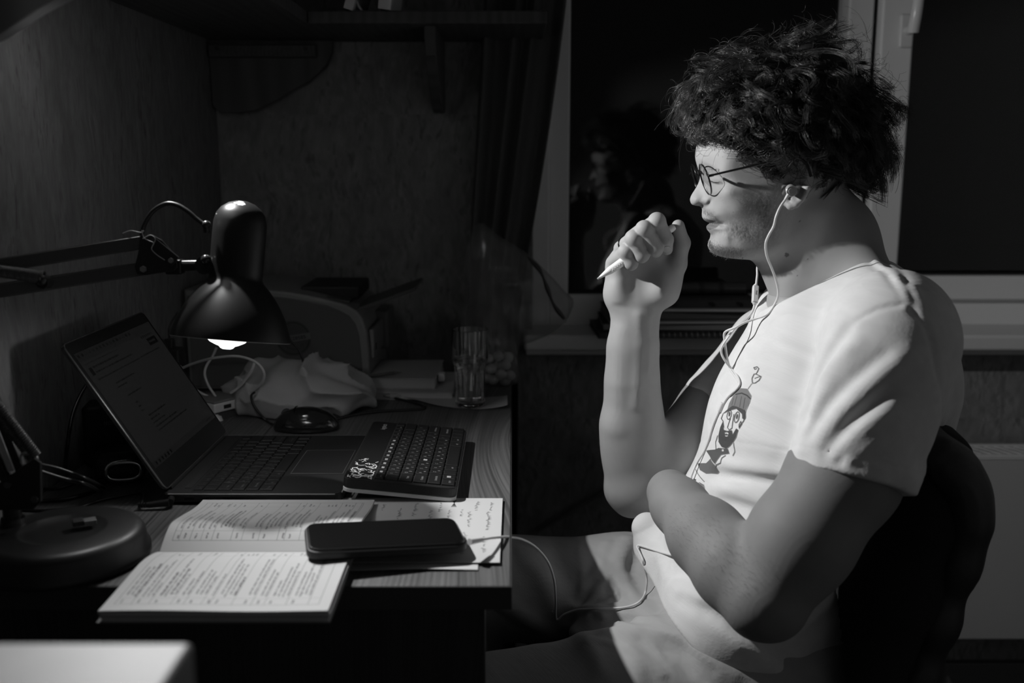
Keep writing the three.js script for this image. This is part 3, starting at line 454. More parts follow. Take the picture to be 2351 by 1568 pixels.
// ---------------------------------------------------------------- separate keyboard, propped on two white feet
{
  const KW = 0.268, KD = 0.137, tilt = 0.098;
  const t = thing('keyboard', 'black compact keyboard with white underside and white zigzag doodles', 'keyboard', [-0.137, DY, -1.2855], PI / 2);
  const g = new THREE.Group();
  const r = 0.008, sh = []; for (const [sx, sz, a] of [[1, 1, 0], [-1, 1, PI / 2], [-1, -1, PI], [1, -1, 1.5 * PI]]) for (let i = 0; i <= 4; i++) { const b = a + i / 4 * PI / 2; sh.push([sx * (KW / 2 - r) + Math.cos(b) * r, sz * (KD / 2 - r) + Math.sin(b) * r]); }
  const slab = (s, h, b) => new THREE.ExtrudeGeometry(shapeOf(sh.map((p) => [p[0] * s, p[1] * s])), { depth: h - 2 * b, bevelEnabled: true, bevelSize: b, bevelThickness: b, bevelSegments: 2 }).rotateX(-PI / 2).translate(0, b, 0);
  const lean = new THREE.Matrix4().makeRotationX(tilt).setPosition(0, 0.0095, 0);
  const put = (m) => { m.applyMatrix4(lean); return m; };
  put(mesh('underside', slab(0.992, 0.0052, 0.0012), std(0.75, 0.4), t));
  const top = put(mesh('housing', slab(0.988, 0.0125, 0.0015).translate(0, 0.005, 0), std(0.012, 0.45), t));
  for (const x of [-0.118, 0.118]) { const f = mesh('foot', barBetween([x, 0.0012, -0.058], [x, 0.0155, -0.05], 0.012, 0.0035, [1, 0, 0]), std(0.72, 0.4), t); }
  const doodle = canvasTex(1072, 128, (g, W, H) => {
    g.fillStyle = gray(24); g.fillRect(0, 0, W, H); g.strokeStyle = gray(225); g.lineWidth = 5; g.lineCap = 'butt';
    for (let i = 0; i < 44; i++) { const f = i / 44, x = 12 + 330 * Math.pow(f, 1.35), y = rr(12, H - 12); g.beginPath(); let px = x, py = y, a = rr(0, 6.3); g.moveTo(px, py); const n = f < 0.75 ? 3 : 1; for (let k = 0; k < n; k++) { a += k ? (rnd() < 0.5 ? 1.2 : -1.2) : 0; px += Math.cos(a) * rr(16, 28); py = clamp(py + Math.sin(a) * rr(16, 28), 4, H - 4); g.lineTo(px, py); } g.stroke(); }
    g.fillStyle = gray(190); g.font = '34px sans-serif'; g.textAlign = 'center'; g.textBaseline = 'middle'; g.fillText('logitech', 975, 66);
  });
  const pg = new THREE.PlaneGeometry(KW - 0.008, 0.031).rotateX(-PI / 2).translate(0, 0.0177, -KD / 2 + 0.0185);
  mesh('printed_panel', pg, std(1, 0.45, { map: doodle }), top);
  mesh('key_well', box(KW - 0.007, 0.0006, 0.1, 0, 0.01735, 0.0165), std(0.03, 0.4), top);
  buildKeys(top, { x0: -KW / 2 + 0.0045, z0: -0.0325, pitch: 0.01727, depth: 0.01725, gap: 0.0013, h: 0.0026, y: 0.0174, ink: 160, face: 18, rows: keyboardRows() });
}
// ---------------------------------------------------------------- the person: skin as one surface, clothes and hair as its parts
const person = thing('person', 'person with curly dark hair in pale t-shirt and trousers, sitting in profile at the desk', 'person');
const ZH = -1.30;
const H2 = (px, py) => at(px, py, ZH);
// thin plate spline through [x, y, value]
function tps(pts) {
  const n = pts.length, N = n + 3, A = [...Array(N)].map(() => new Float64Array(N + 1)), U = (r2) => (r2 < 1e-14 ? 0 : r2 * Math.log(r2));
  for (let i = 0; i < n; i++) { for (let j = 0; j < n; j++) A[i][j] = U((pts[i][0] - pts[j][0]) ** 2 + (pts[i][1] - pts[j][1]) ** 2); A[i][i] += 2e-6; A[i][n] = A[n][i] = 1; A[i][n + 1] = A[n + 1][i] = pts[i][0]; A[i][n + 2] = A[n + 2][i] = pts[i][1]; A[i][N] = pts[i][2]; }
  for (let c = 0; c < N; c++) { let p = c; for (let r = c + 1; r < N; r++) if (Math.abs(A[r][c]) > Math.abs(A[p][c])) p = r; [A[c], A[p]] = [A[p], A[c]]; for (let r = 0; r < N; r++) if (r !== c) { const k = A[r][c] / A[c][c]; if (k) for (let q = c; q <= N; q++) A[r][q] -= k * A[c][q]; } }
  const w = A.map((r, i) => r[N] / r[i]);
  return (x, y) => { let s = w[n] + w[n + 1] * x + w[n + 2] * y; for (let i = 0; i < n; i++) s += w[i] * U((x - pts[i][0]) ** 2 + (y - pts[i][1]) ** 2); return s; };
}
// the head's outline in its middle plane
const PROFILE = [[1613, 310], [1606, 322], [1601, 333], [1598, 347], [1597, 358], [1598, 368], [1601, 378], [1604, 387], [1607, 396], [1608.5, 404], [1607, 412], [1603.5, 421], [1598, 431], [1591, 442], [1586.5, 450], [1584.3, 457], [1584.8, 463], [1587.5, 468.5], [1592, 471.3], [1599, 472.3], [1606, 473], [1611, 476], [1613, 482], [1612, 490], [1612, 496], [1613.5, 501], [1617, 506], [1624, 510], [1632, 512.6], [1626, 516], [1622.5, 520], [1623, 526], [1628, 532.5], [1633.5, 538.5], [1632, 546], [1627.5, 555], [1625, 564], [1628, 572], [1634, 580], [1646, 586.5], [1665, 591.5], [1692, 594.5], [1722, 596], [1745, 599], [1800, 590], [1860, 560], [1895, 515], [1905, 470], [1925, 420], [1938, 360], [1932, 305], [1905, 255], [1855, 214], [1790, 198], [1730, 205], [1675, 230], [1636, 268]].map((p) => H2(...p));
const WP = [[1790, 215, 62], [1700, 250, 62], [1870, 260, 66], [1800, 300, 77], [1905, 335, 70], [1720, 320, 69], [1660, 290, 58], [1700, 370, 63], [1655, 345, 54], [1620, 340, 44], [1660, 385, 57], [1625, 385, 38], [1640, 408, 39], [1626, 410, 26], [1663, 412, 53], [1690, 438, 62], [1660, 452, 54], [1640, 440, 39], [1625, 438, 22], [1612, 438, 13], [1611, 418, 12.5], [1618, 460, 17], [1598, 457, 14], [1608, 466, 14], [1634, 478, 29], [1632, 466, 26], [1685, 490, 55], [1660, 516, 31], [1634, 513, 22], [1628, 494, 22], [1645, 495, 32], [1652, 560, 28], [1636, 543, 24], [1665, 540, 36], [1700, 560, 45], [1768, 520, 60], [1728, 500, 60], [1690, 586, 36], [1640, 575, 23], [1812, 420, 71], [1775, 440, 70], [1745, 400, 68], [1870, 430, 68], [1905, 400, 64], [1888, 475, 56], [1760, 572, 50], [1800, 560, 54], [1730, 455, 66], [1850, 520, 58]].map(([x, y, w]) => [...at(x, y, ZH + w / 1000).slice(0, 2), w / 1000]);
const RP = [[1597, 350, 36], [1613, 310, 42], [1604, 390, 20], [1608, 405, 11], [1596, 440, 11], [1586, 460, 10], [1600, 470, 8], [1612, 485, 13], [1618, 505, 12], [1626, 525, 13], [1630, 545, 14], [1626, 562, 20], [1650, 588, 20], [1720, 596, 18], [1800, 590, 25], [1900, 500, 45], [1935, 360, 60], [1860, 216, 65], [1730, 205, 62], [1640, 268, 50], [1700, 420, 40]].map(([x, y, w]) => [...H2(x, y).slice(0, 2), w / 1000]);
const wT = tps(WP), rT = tps(RP);
// relief on the side of the face: [px, py, sigma along, sigma across, turn, mm]
const BUMPS = [[1620, 463, 6.5, 6.5, 0, 4.6], [1631, 464, 2.6, 9, 0.3, -4.6], [1626, 474, 6, 2.2, 0, -2.2], [1613, 471, 5, 2.2, 0.1, -3.5], [1643, 512, 13, 2.2, 0.05, -5.0], [1661, 515, 4, 4.4, 0, -3.8], [1634, 504.5, 11, 3.6, 0.28, 2.4], [1640, 521, 11, 4.6, -0.08, 3.8], [1647, 534, 14, 4.6, -0.15, -3.2], [1641, 413, 9, 7, 0.1, 4.2], [1640, 402, 13, 2.4, 0.32, -2.2], [1644, 422, 12, 2.4, 0.15, -1.4], [1640, 391, 20, 5, 0.34, 3.2], [1641, 474, 4, 18, -0.5, -1.6], [1655, 486, 7, 14, -0.5, 1.6], [1688, 436, 22, 8, -0.12, 2.0], [1715, 520, 22, 14, 0.5, -2.6], [1665, 540, 5, 18, -0.25, 1.8], [1680, 532, 8, 16, -0.3, -2.6], [1645, 565, 12, 10, 0, 1.8]].map(([x, y, a, b, t, m]) => { let p = H2(x, y); for (let i = 0; i < 4; i++) p = at(x, y, ZH + clamp(wT(p[0], p[1]), 0.008, 0.09)); const q = 1 / 1760; return [p[0], p[1], a * q, b * q, Math.cos(t), Math.sin(t), m / 1000]; });
const HG = { x0: 0.205, y0: 0.985, h: 0.0014, nx: 230, ny: 270 };
{
  const n = HG.nx * HG.ny; HG.W = new Float32Array(n); HG.S = new Float32Array(n);
  for (let j = 0; j < HG.ny; j++) for (let i = 0; i < HG.nx; i++) {
    const x = HG.x0 + i * HG.h, y = HG.y0 + j * HG.h; let d = 1e9, inside = false;
    for (let a = 0, b = PROFILE.length - 1; a < PROFILE.length; b = a++) {
      const [ax, ay] = PROFILE[a], [bx, by] = PROFILE[b], ex = bx - ax, ey = by - ay, t = clamp(((x - ax) * ex + (y - ay) * ey) / (ex * ex + ey * ey)); d = Math.min(d, Math.hypot(x - ax - ex * t, y - ay - ey * t));
      if ((ay > y) !== (by > y) && x < (bx - ax) * (y - ay) / (by - ay) + ax) inside = !inside;
    }
    let w = clamp(wT(x, y), 0.008, 0.09); const R = clamp(rT(x, y), 0.007, 0.08);
    for (const [px, py, a, b, c, s, m] of BUMPS) { const u = (x - px) * c - (y - py) * s, v = (x - px) * s + (y - py) * c, e = (u / a) ** 2 + (v / b) ** 2; if (e < 9) w += m * Math.exp(-e / 2) * 1.0; }
    HG.W[j * HG.nx + i] = w; HG.S[j * HG.nx + i] = inside ? Math.max(0, 1 - d / R) : 1 + d / R; HG.R = HG.R ?? new Float32Array(n); HG.R[j * HG.nx + i] = R;
  }
}
const hg = (A, x, y) => { const u = clamp((x - HG.x0) / HG.h, 0, HG.nx - 1.001), v = clamp((y - HG.y0) / HG.h, 0, HG.ny - 1.001), i = u | 0, j = v | 0, a = u - i, b = v - j, o = j * HG.nx + i; return mixn(mixn(A[o], A[o + 1], a), mixn(A[o + HG.nx], A[o + HG.nx + 1], a), b); };
function skullF(x, y, z) { const w = hg(HG.W, x, y), s = hg(HG.S, x, y), q = Math.abs(z - ZH) / w; return (Math.sqrt(q * q + s * s) - 1) * Math.min(w, hg(HG.R, x, y)) * 0.8; }
// ear, mirrored: helix, antihelix, lobe, tragus, hollow of the concha
const EZ = -1.226, e3 = (px, py, dz, r) => [...at(px, py, EZ + dz), r];
const HELIX = [e3(1816, 398, -0.006, 2.6), e3(1815, 385, 0.000, 2.8), e3(1817, 373, 0.004, 2.9), e3(1823, 364, 0.008, 3.0), e3(1832, 360, 0.012, 3.2), e3(1843, 360, 0.014, 3.4), e3(1853, 366, 0.016, 3.4), e3(1859, 378, 0.017, 3.3), e3(1860, 395, 0.017, 3.1), e3(1858, 412, 0.016, 2.9), e3(1855, 430, 0.014, 2.7), e3(1849, 446, 0.011, 2.8), e3(1840, 458, 0.008, 3.2), e3(1828, 469, 0.004, 4.2), e3(1815, 473, 0.0, 4.6), e3(1807, 466, -0.004, 4.2)];
const ANTI = [e3(1834, 385, 0.008, 3.0), e3(1840, 400, 0.010, 3.4), e3(1843, 416, 0.010, 3.4), e3(1842, 432, 0.009, 3.2), e3(1834, 448, 0.006, 3.4), e3(1822, 456, 0.003, 3.6)];
function earF(x, y, z) {
  if (z < ZH) z = 2 * ZH - z;
  if (z < -1.26 || x < 0.33 || x > 0.43 || y < 1.02 || y > 1.13) return 0.05;
  let d = 1; for (let i = 0; i + 1 < HELIX.length; i++) d = smin(d, cap(x, y, z, HELIX[i], HELIX[i + 1], HELIX[i][3] / 1000, HELIX[i + 1][3] / 1000), 0.002);
  for (let i = 0; i + 1 < ANTI.length; i++) d = smin(d, cap(x, y, z, ANTI[i], ANTI[i + 1], ANTI[i][3] / 1000, ANTI[i + 1][3] / 1000), 0.004);
  const a = e3(1838, 390, -0.002), b = e3(1834, 446, -0.006), c = e3(1850, 400, 0.006);
  d = smin(d, cap(x, y, z, a, b, 0.0085, 0.0075, 0.45), 0.004); d = smin(d, cap(x, y, z, c, e3(1844, 440, 0.002), 0.006, 0.005, 0.5), 0.004);   // plate behind the rims
  d = smin(d, cap(x, y, z, e3(1826, 400, -0.016), e3(1830, 445, -0.018), 0.013, 0.012), 0.006);
  d = smax(d, -ell(x, y, z, e3(1825, 425, 0.009), [0.0105, 0.0165, 0.0105]), 0.003);
  d = smax(d, -ell(x, y, z, e3(1824, 380, 0.012), [0.0048, 0.0085, 0.006]), 0.002);
  d = smin(d, ell(x, y, z, e3(1802, 432, -0.006), [0.006, 0.0085, 0.006]), 0.004);                                 // tragus
  return d;
}
const NK = { a: H2(1848, 475), b: H2(1912, 690) };
const neckCore = (x, y, z) => smin(cap(x, y, z, NK.a, NK.b, 0.058, 0.066), cap(x, y, z, H2(1772, 600), H2(1808, 680), 0.018, 0.017), 0.03);
function neckF(x, y, z) {
  let d = cap(x, y, z, NK.a, NK.b, 0.056, 0.064);
  d = smin(d, cap(x, y, z, H2(1772, 600), H2(1808, 680), 0.018, 0.017), 0.03);
  d = smin(d, cap(x, y, z, [...H2(1838, 480).slice(0, 2), ZH + 0.05], [...H2(1806, 690).slice(0, 2), ZH + 0.016], 0.012, 0.01), 0.02);       // neck muscle, camera side
  d = smin(d, cap(x, y, z, [...H2(1838, 480).slice(0, 2), ZH - 0.05], [...H2(1806, 690).slice(0, 2), ZH - 0.016], 0.012, 0.01), 0.02);
  d = smin(d, cap(x, y, z, H2(1930, 540), at(2020, 680, -1.21), 0.033, 0.03), 0.04); d = smin(d, cap(x, y, z, H2(1930, 540), at(1950, 690, -1.41), 0.033, 0.03), 0.04);
  return d;
}
function headF(x, y, z) { let d = smin(skullF(x, y, z), neckF(x, y, z), 0.014); return smin(d, earF(x, y, z), 0.003); }

// arms: chains of [point, radius] with the width across z
const chain = (list) => list.map(([px, py, z, r]) => [...at(px, py, z), r]);
const RA = chain([[1458, 735, -1.388, 0.0300], [1453, 800, -1.392, 0.0305], [1451, 880, -1.396, 0.0330], [1454, 960, -1.40, 0.0375], [1457, 1030, -1.402, 0.0395], [1458, 1120, -1.402, 0.0385]]);
const RU = chain([[1462, 1115, -1.402, 0.0385], [1545, 1035, -1.425, 0.045], [1640, 938, -1.455, 0.050], [1740, 825, -1.48, 0.053]]);
const LU = chain([[2035, 800, -1.105, 0.062], [1938, 1090, -1.075, 0.0575], [1838, 1240, -1.05, 0.0540], [1762, 1365, -1.035, 0.0460]]);
const LF = chain([[1750, 1372, -1.035, 0.0440], [1690, 1305, -1.075, 0.0470], [1622, 1232, -1.13, 0.0430], [1560, 1162, -1.20, 0.0330], [1538, 1133, -1.235, 0.0290]]);
const LH = chain([[1540, 1130, -1.245, 0.027], [1556, 1140, -1.30, 0.024], [1566, 1146, -1.33, 0.018]]);
const chainF = (x, y, z, c, zs = 1, k = 0.02) => { let d = 1; for (let i = 0; i + 1 < c.length; i++) d = smin(d, cap(x, y, z, c[i], c[i + 1], c[i][3], c[i + 1][3], zs), k); return d; };
const TEND = [[[1467, 725], [1467, 790], [1463, 880], [1458, 930]], [[1484, 730], [1486, 790], [1483, 850]], [[1437, 760], [1428, 880], [1424, 980]]].map((l, i) => l.map(([x, y]) => [...at(x, y, -1.392 + [0.0235, 0.0215, 0.012][i]), [0.0062, 0.0050, 0.014][i]]));
function armR(x, y, z) {
  let d = chainF(x, y, z, RA, 0.84, 0.03);
  for (const t of TEND) d = smin(d, chainF(x, y, z, t, 1, 0.004), 0.008);
  d = smin(d, cap(x, y, z, at(1425, 980, -1.392), at(1440, 1110, -1.398), 0.026, 0.026), 0.02);
  d = smin(d, cap(x, y, z, at(1432, 1128, -1.405), at(1446, 1150, -1.405), 0.022, 0.021), 0.02);                   // point of the elbow
  return smin(d, chainF(x, y, z, RU, 1, 0.02), 0.016);
}
const LFING = [[0.010, -0.012], [0.004, -0.004], [-0.003, 0.003], [-0.010, 0.009]].map(([dx, dy]) => { const b = LH[2]; return [[b[0] + dx * 1.4, b[1] + dy * 1.6, b[2], 0.0095], [b[0] + dx * 1.6 + 0.003, b[1] + dy * 1.7 + 0.003, b[2] - 0.038, 0.0088], [b[0] + dx * 1.7 + 0.012, b[1] + dy * 1.7 + 0.008, b[2] - 0.062, 0.0078]]; });
function armL(x, y, z) {
  let d = smin(chainF(x, y, z, LU, 1, 0.03), chainF(x, y, z, LF, 1, 0.02), 0.012);
  d = smin(d, cap(x, y, z, at(1745, 1392, -1.03), at(1770, 1395, -1.03), 0.030, 0.03), 0.02);
  d = smin(d, chainF(x, y, z, LH, 1, 0.015), 0.012);
  if (z < -1.28) { for (const f of LFING) d = smin(d, chainF(x, y, z, f, 1, 0.004), 0.006); }
  return d;
}
// the raised fist: palm to the camera, four bent fingers, thumb along the far side
const HZ0 = -1.392, hp = (px, py, dz, mm) => [...at(px, py, HZ0 + dz), mm / 1000];
const FINGERS = [
  [hp(1407, 604, 0.004, 10.02), hp(1437, 577, 0.047, 9.45), hp(1448, 604, 0.044, 9.88), hp(1446, 606, 0.026, 8.13)],         // little
  [hp(1426, 570, 0.004, 10.58), hp(1455, 547, 0.055, 10.21), hp(1473, 585, 0.050, 10.64), hp(1474, 590, 0.028, 8.69)],          // ring
  [hp(1452, 546, 0.003, 10.96), hp(1479, 526, 0.058, 10.58), hp(1504, 570, 0.052, 10.83), hp(1506, 577, 0.030, 8.88)],          // middle
  [hp(1482, 526, 0.000, 11.15), hp(1508, 508, 0.054, 10.77), hp(1528, 550, 0.048, 10.64), hp(1531, 572, 0.038, 8.13)],          // index
];
const THUMB = [hp(1532, 672, 0.004, 16), hp(1555, 606, 0.012, 12.6), hp(1566, 558, 0.018, 10.6), hp(1557, 519, 0.026, 8.8)];
function handF(x, y, z) {
  let d = cap(x, y, z, hp(1434, 672, 0), hp(1440, 606, 0), 0.030, 0.027, 0.62);                                    // ulnar half of the palm
  d = smin(d, cap(x, y, z, hp(1482, 672, 0), hp(1492, 580, 0), 0.030, 0.030, 0.62), 0.02);
  d = smin(d, cap(x, y, z, hp(1460, 735, -0.0), hp(1462, 690, 0), 0.030, 0.033, 0.72), 0.02);
  d = smin(d, ell(x, y, z, hp(1424, 668, 0.010), [0.017, 0.030, 0.016]), 0.012);                                   // heel of the hand
  d = smin(d, ell(x, y, z, hp(1518, 656, 0.012), [0.024, 0.030, 0.018]), 0.014);                                   // ball of the thumb
  for (const b of [[1416, 614], [1438, 590], [1462, 570], [1488, 556]]) d = smin(d, ball(x, y, z, hp(b[0], b[1], 0.004), 0.0145), 0.01);
  d = smax(d, -ell(x, y, z, hp(1473, 640, 0.035), [0.018, 0.022, 0.016]), 0.022);                                  // hollow of the palm
  d = smax(d, -cap(x, y, z, hp(1408, 706, 0.026), hp(1440, 712, 0.030), 0.0035, 0.004), 0.006);                     // wrist crease
  d = smin(d, chainF(x, y, z, THUMB, 1, 0.006), 0.012);
  let f = 1; for (const c of FINGERS) { let g = chainF(x, y, z, c, 1, 0.003); g = smin(g, ball(x, y, z, c[1], c[1][3] * 1.04), 0.004); f = f === 1 ? g : smin(f, g, 0.0014); }
  d = smin(d, f, 0.0022);
  return d;
}
const rightF = (x, y, z) => smin(armR(x, y, z), handF(x, y, z), 0.014);

// ---------------------------------------------------------------- torso and clothes
const TC = [[1742, 1395, -1.275, 0.138], [1795, 1225, -1.285, 0.128], [1885, 985, -1.295, 0.136], [1935, 800, -1.295, 0.118], [1915, 725, -1.295, 0.062]].map(([a, b, c, d]) => [...at(a, b, c), d]);
const torsoF = (x, y, z, off) => { let d = 1; const ZS = [1.22, 1.2, 1.22, 1.3]; for (let i = 0; i + 1 < TC.length; i++) d = smin(d, cap(x, y, z, TC[i], TC[i + 1], TC[i][3] + off, TC[i + 1][3] + off, ZS[i]), 0.035); return d; };
const SL = { a: at(2045, 790, -1.11), b: at(1945, 1120, -1.07) }, SR = { a: at(1768, 812, -1.475), b: at(1652, 925, -1.455) };
const dirn = (a, b) => { const d = [b[0] - a[0], b[1] - a[1], b[2] - a[2]], l = Math.hypot(...d); return d.map((v) => v / l); };
SL.d = dirn(SL.a, SL.b); SR.d = dirn(SR.a, SR.b);
const COLLAR = { p: H2(1790, 692), q: H2(2016, 578) }; COLLAR.n = (() => { const d = dirn(COLLAR.p, COLLAR.q); return [-d[1], d[0], 0]; })();   // upward
const HEM = { p: at(1545, 1405, -1.2), n: [-0.70, -0.71, 0.03] };
const plane = (x, y, z, p, n) => (x - p[0]) * n[0] + (y - p[1]) * n[1] + (z - p[2]) * n[2];
const sleeveEndL = (x, y, z) => { return plane(x, y, z, at(1950, 1100, -1.06), [-0.25, -0.922, 0.296]); };
const sleeveEndR = (x, y, z) => plane(x, y, z, at(1612, 900, -1.452), [-0.34, -0.91, 0.22]);
function shirtBase(x, y, z) {
  let d = torsoF(x, y, z, 0.006);
  d = smin(d, cap(x, y, z, H2(1958, 668), at(2050, 738, -1.145), 0.044, 0.060), 0.03);                              // yoke
  d = smin(d, cap(x, y, z, H2(1940, 690), at(1785, 800, -1.465), 0.044, 0.060), 0.03);
  d = smin(d, cap(x, y, z, at(2030, 790, -1.15), at(1790, 820, -1.45), 0.062, 0.060), 0.03);
  d = smin(d, cap(x, y, z, at(2075, 900, -1.22), at(2030, 1060, -1.24), 0.066, 0.058), 0.03);                          // back
  let l = cap(x, y, z, SL.a, SL.b, 0.075, 0.0705); l = smax(l, sleeveEndL(x, y, z), 0.003);
  d = smin(d, l, 0.028);
  let r = cap(x, y, z, SR.a, SR.b, 0.064, 0.056); r = smax(r, sleeveEndR(x, y, z), 0.003);
  d = smin(d, r, 0.03);
  d = smin(d, cap(x, y, z, at(1735, 1170, -1.30), at(1612, 1320, -1.30), 0.070, 0.080, 1.4), 0.04);
  d = smin(d, cap(x, y, z, at(1800, 1290, -1.20), at(1660, 1440, -1.175), 0.085, 0.080), 0.04);                   // cloth over the belly and lap
  d = smin(d, cap(x, y, z, at(1486, 1212, -1.335), at(1545, 1330, -1.31), 0.022, 0.06), 0.02);                      // bunched peak
  d = smax(d, plane(x, y, z, HEM.p, HEM.n), 0.004);
  return d;
}
// folds: pixel polylines laid onto the cloth, [height mm, half width mm]
const FOLDS = [
  [[[1842, 1030], [1868, 940], [1905, 865], [1965, 790]], 5, 8], [[[1872, 1020], [1935, 945], [2015, 870], [2085, 812]], 6, 8], [[[1925, 1035], [1985, 985], [2050, 938]], 6, 7], [[[1955, 1050], [2010, 1012], [2065, 985]], 3, 6],
  [[[1858, 1000], [1900, 930], [1960, 870], [2030, 815]], -4, 6], [[[1900, 1032], [1955, 968], [2030, 905]], -5, 6], [[[1852, 960], [1866, 885], [1893, 825], [1945, 755]], -7, 6], [[[1870, 900], [1898, 850], [1950, 800]], 3, 5],
  [[[1930, 1058], [1934, 1098]], -4, 4], [[[1952, 1058], [1956, 1100]], 3, 4], [[[1880, 1040], [1884, 1080]], 2, 5],
  [[[1640, 1062], [1700, 1078], [1760, 1083], [1810, 1090]], 6, 8], [[[1650, 1088], [1720, 1098], [1800, 1110]], -8, 7], [[[1640, 1118], [1690, 1128], [1745, 1150], [1790, 1160]], 7, 8], [[[1660, 1150], [1720, 1165], [1770, 1185]], -6, 7], [[[1680, 1120], [1730, 1118], [1780, 1128]], 3, 5],
  [[[1700, 1000], [1760, 1030], [1830, 1040]], 2.5, 12], [[[1720, 940], [1760, 980], [1800, 1010]], -1.8, 10],
  [[[1530, 1210], [1560, 1270], [1610, 1320]], 4, 8], [[[1500, 1250], [1530, 1330], [1600, 1400]], 3.5, 9], [[[1550, 1340], [1610, 1370], [1680, 1390]], 5, 8], [[[1570, 1375], [1640, 1410], [1690, 1440]], -6, 7], [[[1640, 1420], [1700, 1480], [1790, 1540]], 5, 8], [[[1690, 1440], [1770, 1490], [1830, 1530]], -5, 8], [[[1660, 1400], [1720, 1440], [1760, 1450]], -4, 8],
  [[[2090, 1110], [2000, 1190], [1900, 1270]], 6, 9], [[[2060, 1170], [1960, 1270], [1880, 1320]], -5, 8], [[[1990, 1290], [1900, 1370], [1840, 1440]], 5, 9], [[[2170, 960], [2140, 1040], [2090, 1100]], 5, 10], [[[2195, 900], [2170, 990], [2120, 1070]], -4, 8], [[[1960, 1360], [1880, 1440], [1800, 1500]], -4, 8],
  [[[1995, 600], [2045, 640], [2075, 690]], -2.5, 3], [[[2005, 595], [2062, 645], [2085, 700]], 3.5, 4], [[[2035, 600], [2080, 650], [2098, 715]], -2.5, 4], [[[2085, 655], [2103, 672]], 4, 5], [[[1660, 740], [1680, 850], [1660, 930]], -3, 12],
  [[[1800, 700], [1820, 800], [1800, 900]], 1.6, 14], [[[1850, 720], [1860, 800], [1840, 880]], -1.6, 12], [[[1960, 740], [2020, 708], [2082, 697], [2125, 750], [2150, 850], [2162, 960]], -2.2, 2.6],
].map(([l, a, w]) => ({ p: l.map(([x, y]) => hit(shirtBase, x, y, 0)).filter(Boolean), a: a / 1000, w: w / 1000 }));
for (const f of FOLDS) { f.lo = [0, 1, 2].map((k) => Math.min(...f.p.map((q) => q[k])) - 3 * f.w); f.hi = [0, 1, 2].map((k) => Math.max(...f.p.map((q) => q[k])) + 3 * f.w); }
function foldAt(x, y, z, list) {
  let s = 0;
  for (const f of list) {
    if (x < f.lo[0] || x > f.hi[0] || y < f.lo[1] || y > f.hi[1] || z < f.lo[2] || z > f.hi[2]) continue;
    let d = 1; const n = f.p.length; let tt = 0;
    for (let i = 0; i + 1 < n; i++) { const a = f.p[i], b = f.p[i + 1], ex = b[0] - a[0], ey = b[1] - a[1], ez = b[2] - a[2], t = clamp(((x - a[0]) * ex + (y - a[1]) * ey + (z - a[2]) * ez) / (ex * ex + ey * ey + ez * ez + 1e-12)), q = Math.hypot(x - a[0] - ex * t, y - a[1] - ey * t, z - a[2] - ez * t); if (q < d) { d = q; tt = (i + t) / (n - 1); } }
    s += (list.k ?? 1) * f.a * Math.exp(-d * d / (2 * f.w * f.w)) * (0.45 + 0.55 * Math.sin(PI * clamp(tt * 0.9 + 0.05)));
  }
  return s;
}
function shirtF(x, y, z) {
  const b0 = shirtBase(x, y, z); let d = b0; if (d > 0.04) return d - 0.012;
  d -= foldAt(x, y, z, FOLDS) + 0.0012 * fbm(x * 22 + y * 12, y * 14 - x * 10, z * 16, 2) + 0.00015 * noise3(x * 110, y * 60, z * 80);
  // openings: neck, sleeves
  const c = plane(x, y, z, COLLAR.p, COLLAR.n) - 0.22 * Math.abs(z - ZH), nf = neckCore(x, y, z), eL = sleeveEndL(x, y, z), eR = sleeveEndR(x, y, z);
  if (nf < 0.05) { d += 0.0016 * Math.exp(-(((nf - 0.0175) / 0.0016) ** 2)); d = smax(d, Math.min(c, 0.026 - nf), 0.003); if (c > -0.05) d = Math.max(d, 0.005 - nf); }
  if (eL > -0.03) d += 0.0007 * Math.exp(-(((eL + 0.0205) / 0.0018) ** 2));
  const inner = d + 0.0055;
  d = Math.max(d, -Math.max(cap(x, y, z, LU[0], LU[1], LU[0][3] + 0.004, LU[1][3] + 0.004), inner, -eL - 0.03));
  d = Math.max(d, -Math.max(chainF(x, y, z, RU) - 0.004, inner, -eR - 0.03));
  return d;
}
// trousers
const TH = { R: chain([[1750, 1420, -1.37, 0.112], [1430, 1370, -1.42, 0.089], [1060, 1340, -1.43, 0.074]]), L: chain([[1800, 1530, -1.19, 0.108], [1430, 1622, -1.15, 0.090], [1010, 1660, -1.14, 0.076]]) };
const SHIN = { R: [[...TH.R[2]], [TH.R[2][0] - 0.03, 0.10, TH.R[2][2] - 0.02, 0.048]], L: [[...TH.L[2]], [TH.L[2][0] - 0.06, 0.10, TH.L[2][2], 0.048]] };
function trousersBase(x, y, z) {
  let d = cap(x, y, z, TC[0], at(1700, 1430, -1.28), TC[0][3] - 0.006, 0.12, 1.2);
  d = smin(d, cap(x, y, z, at(1700, 1440, -1.28), at(1400, 1475, -1.29), 0.075, 0.055), 0.03);
  d = smin(d, chainF(x, y, z, TH.R, 1, 0.03), 0.03); d = smin(d, chainF(x, y, z, TH.L, 1, 0.03), 0.03);
  d = smin(d, cap(x, y, z, SHIN.R[0], SHIN.R[1], 0.07, 0.055), 0.03); d = smin(d, cap(x, y, z, SHIN.L[0], SHIN.L[1], 0.07, 0.055), 0.03);
  return d;
}
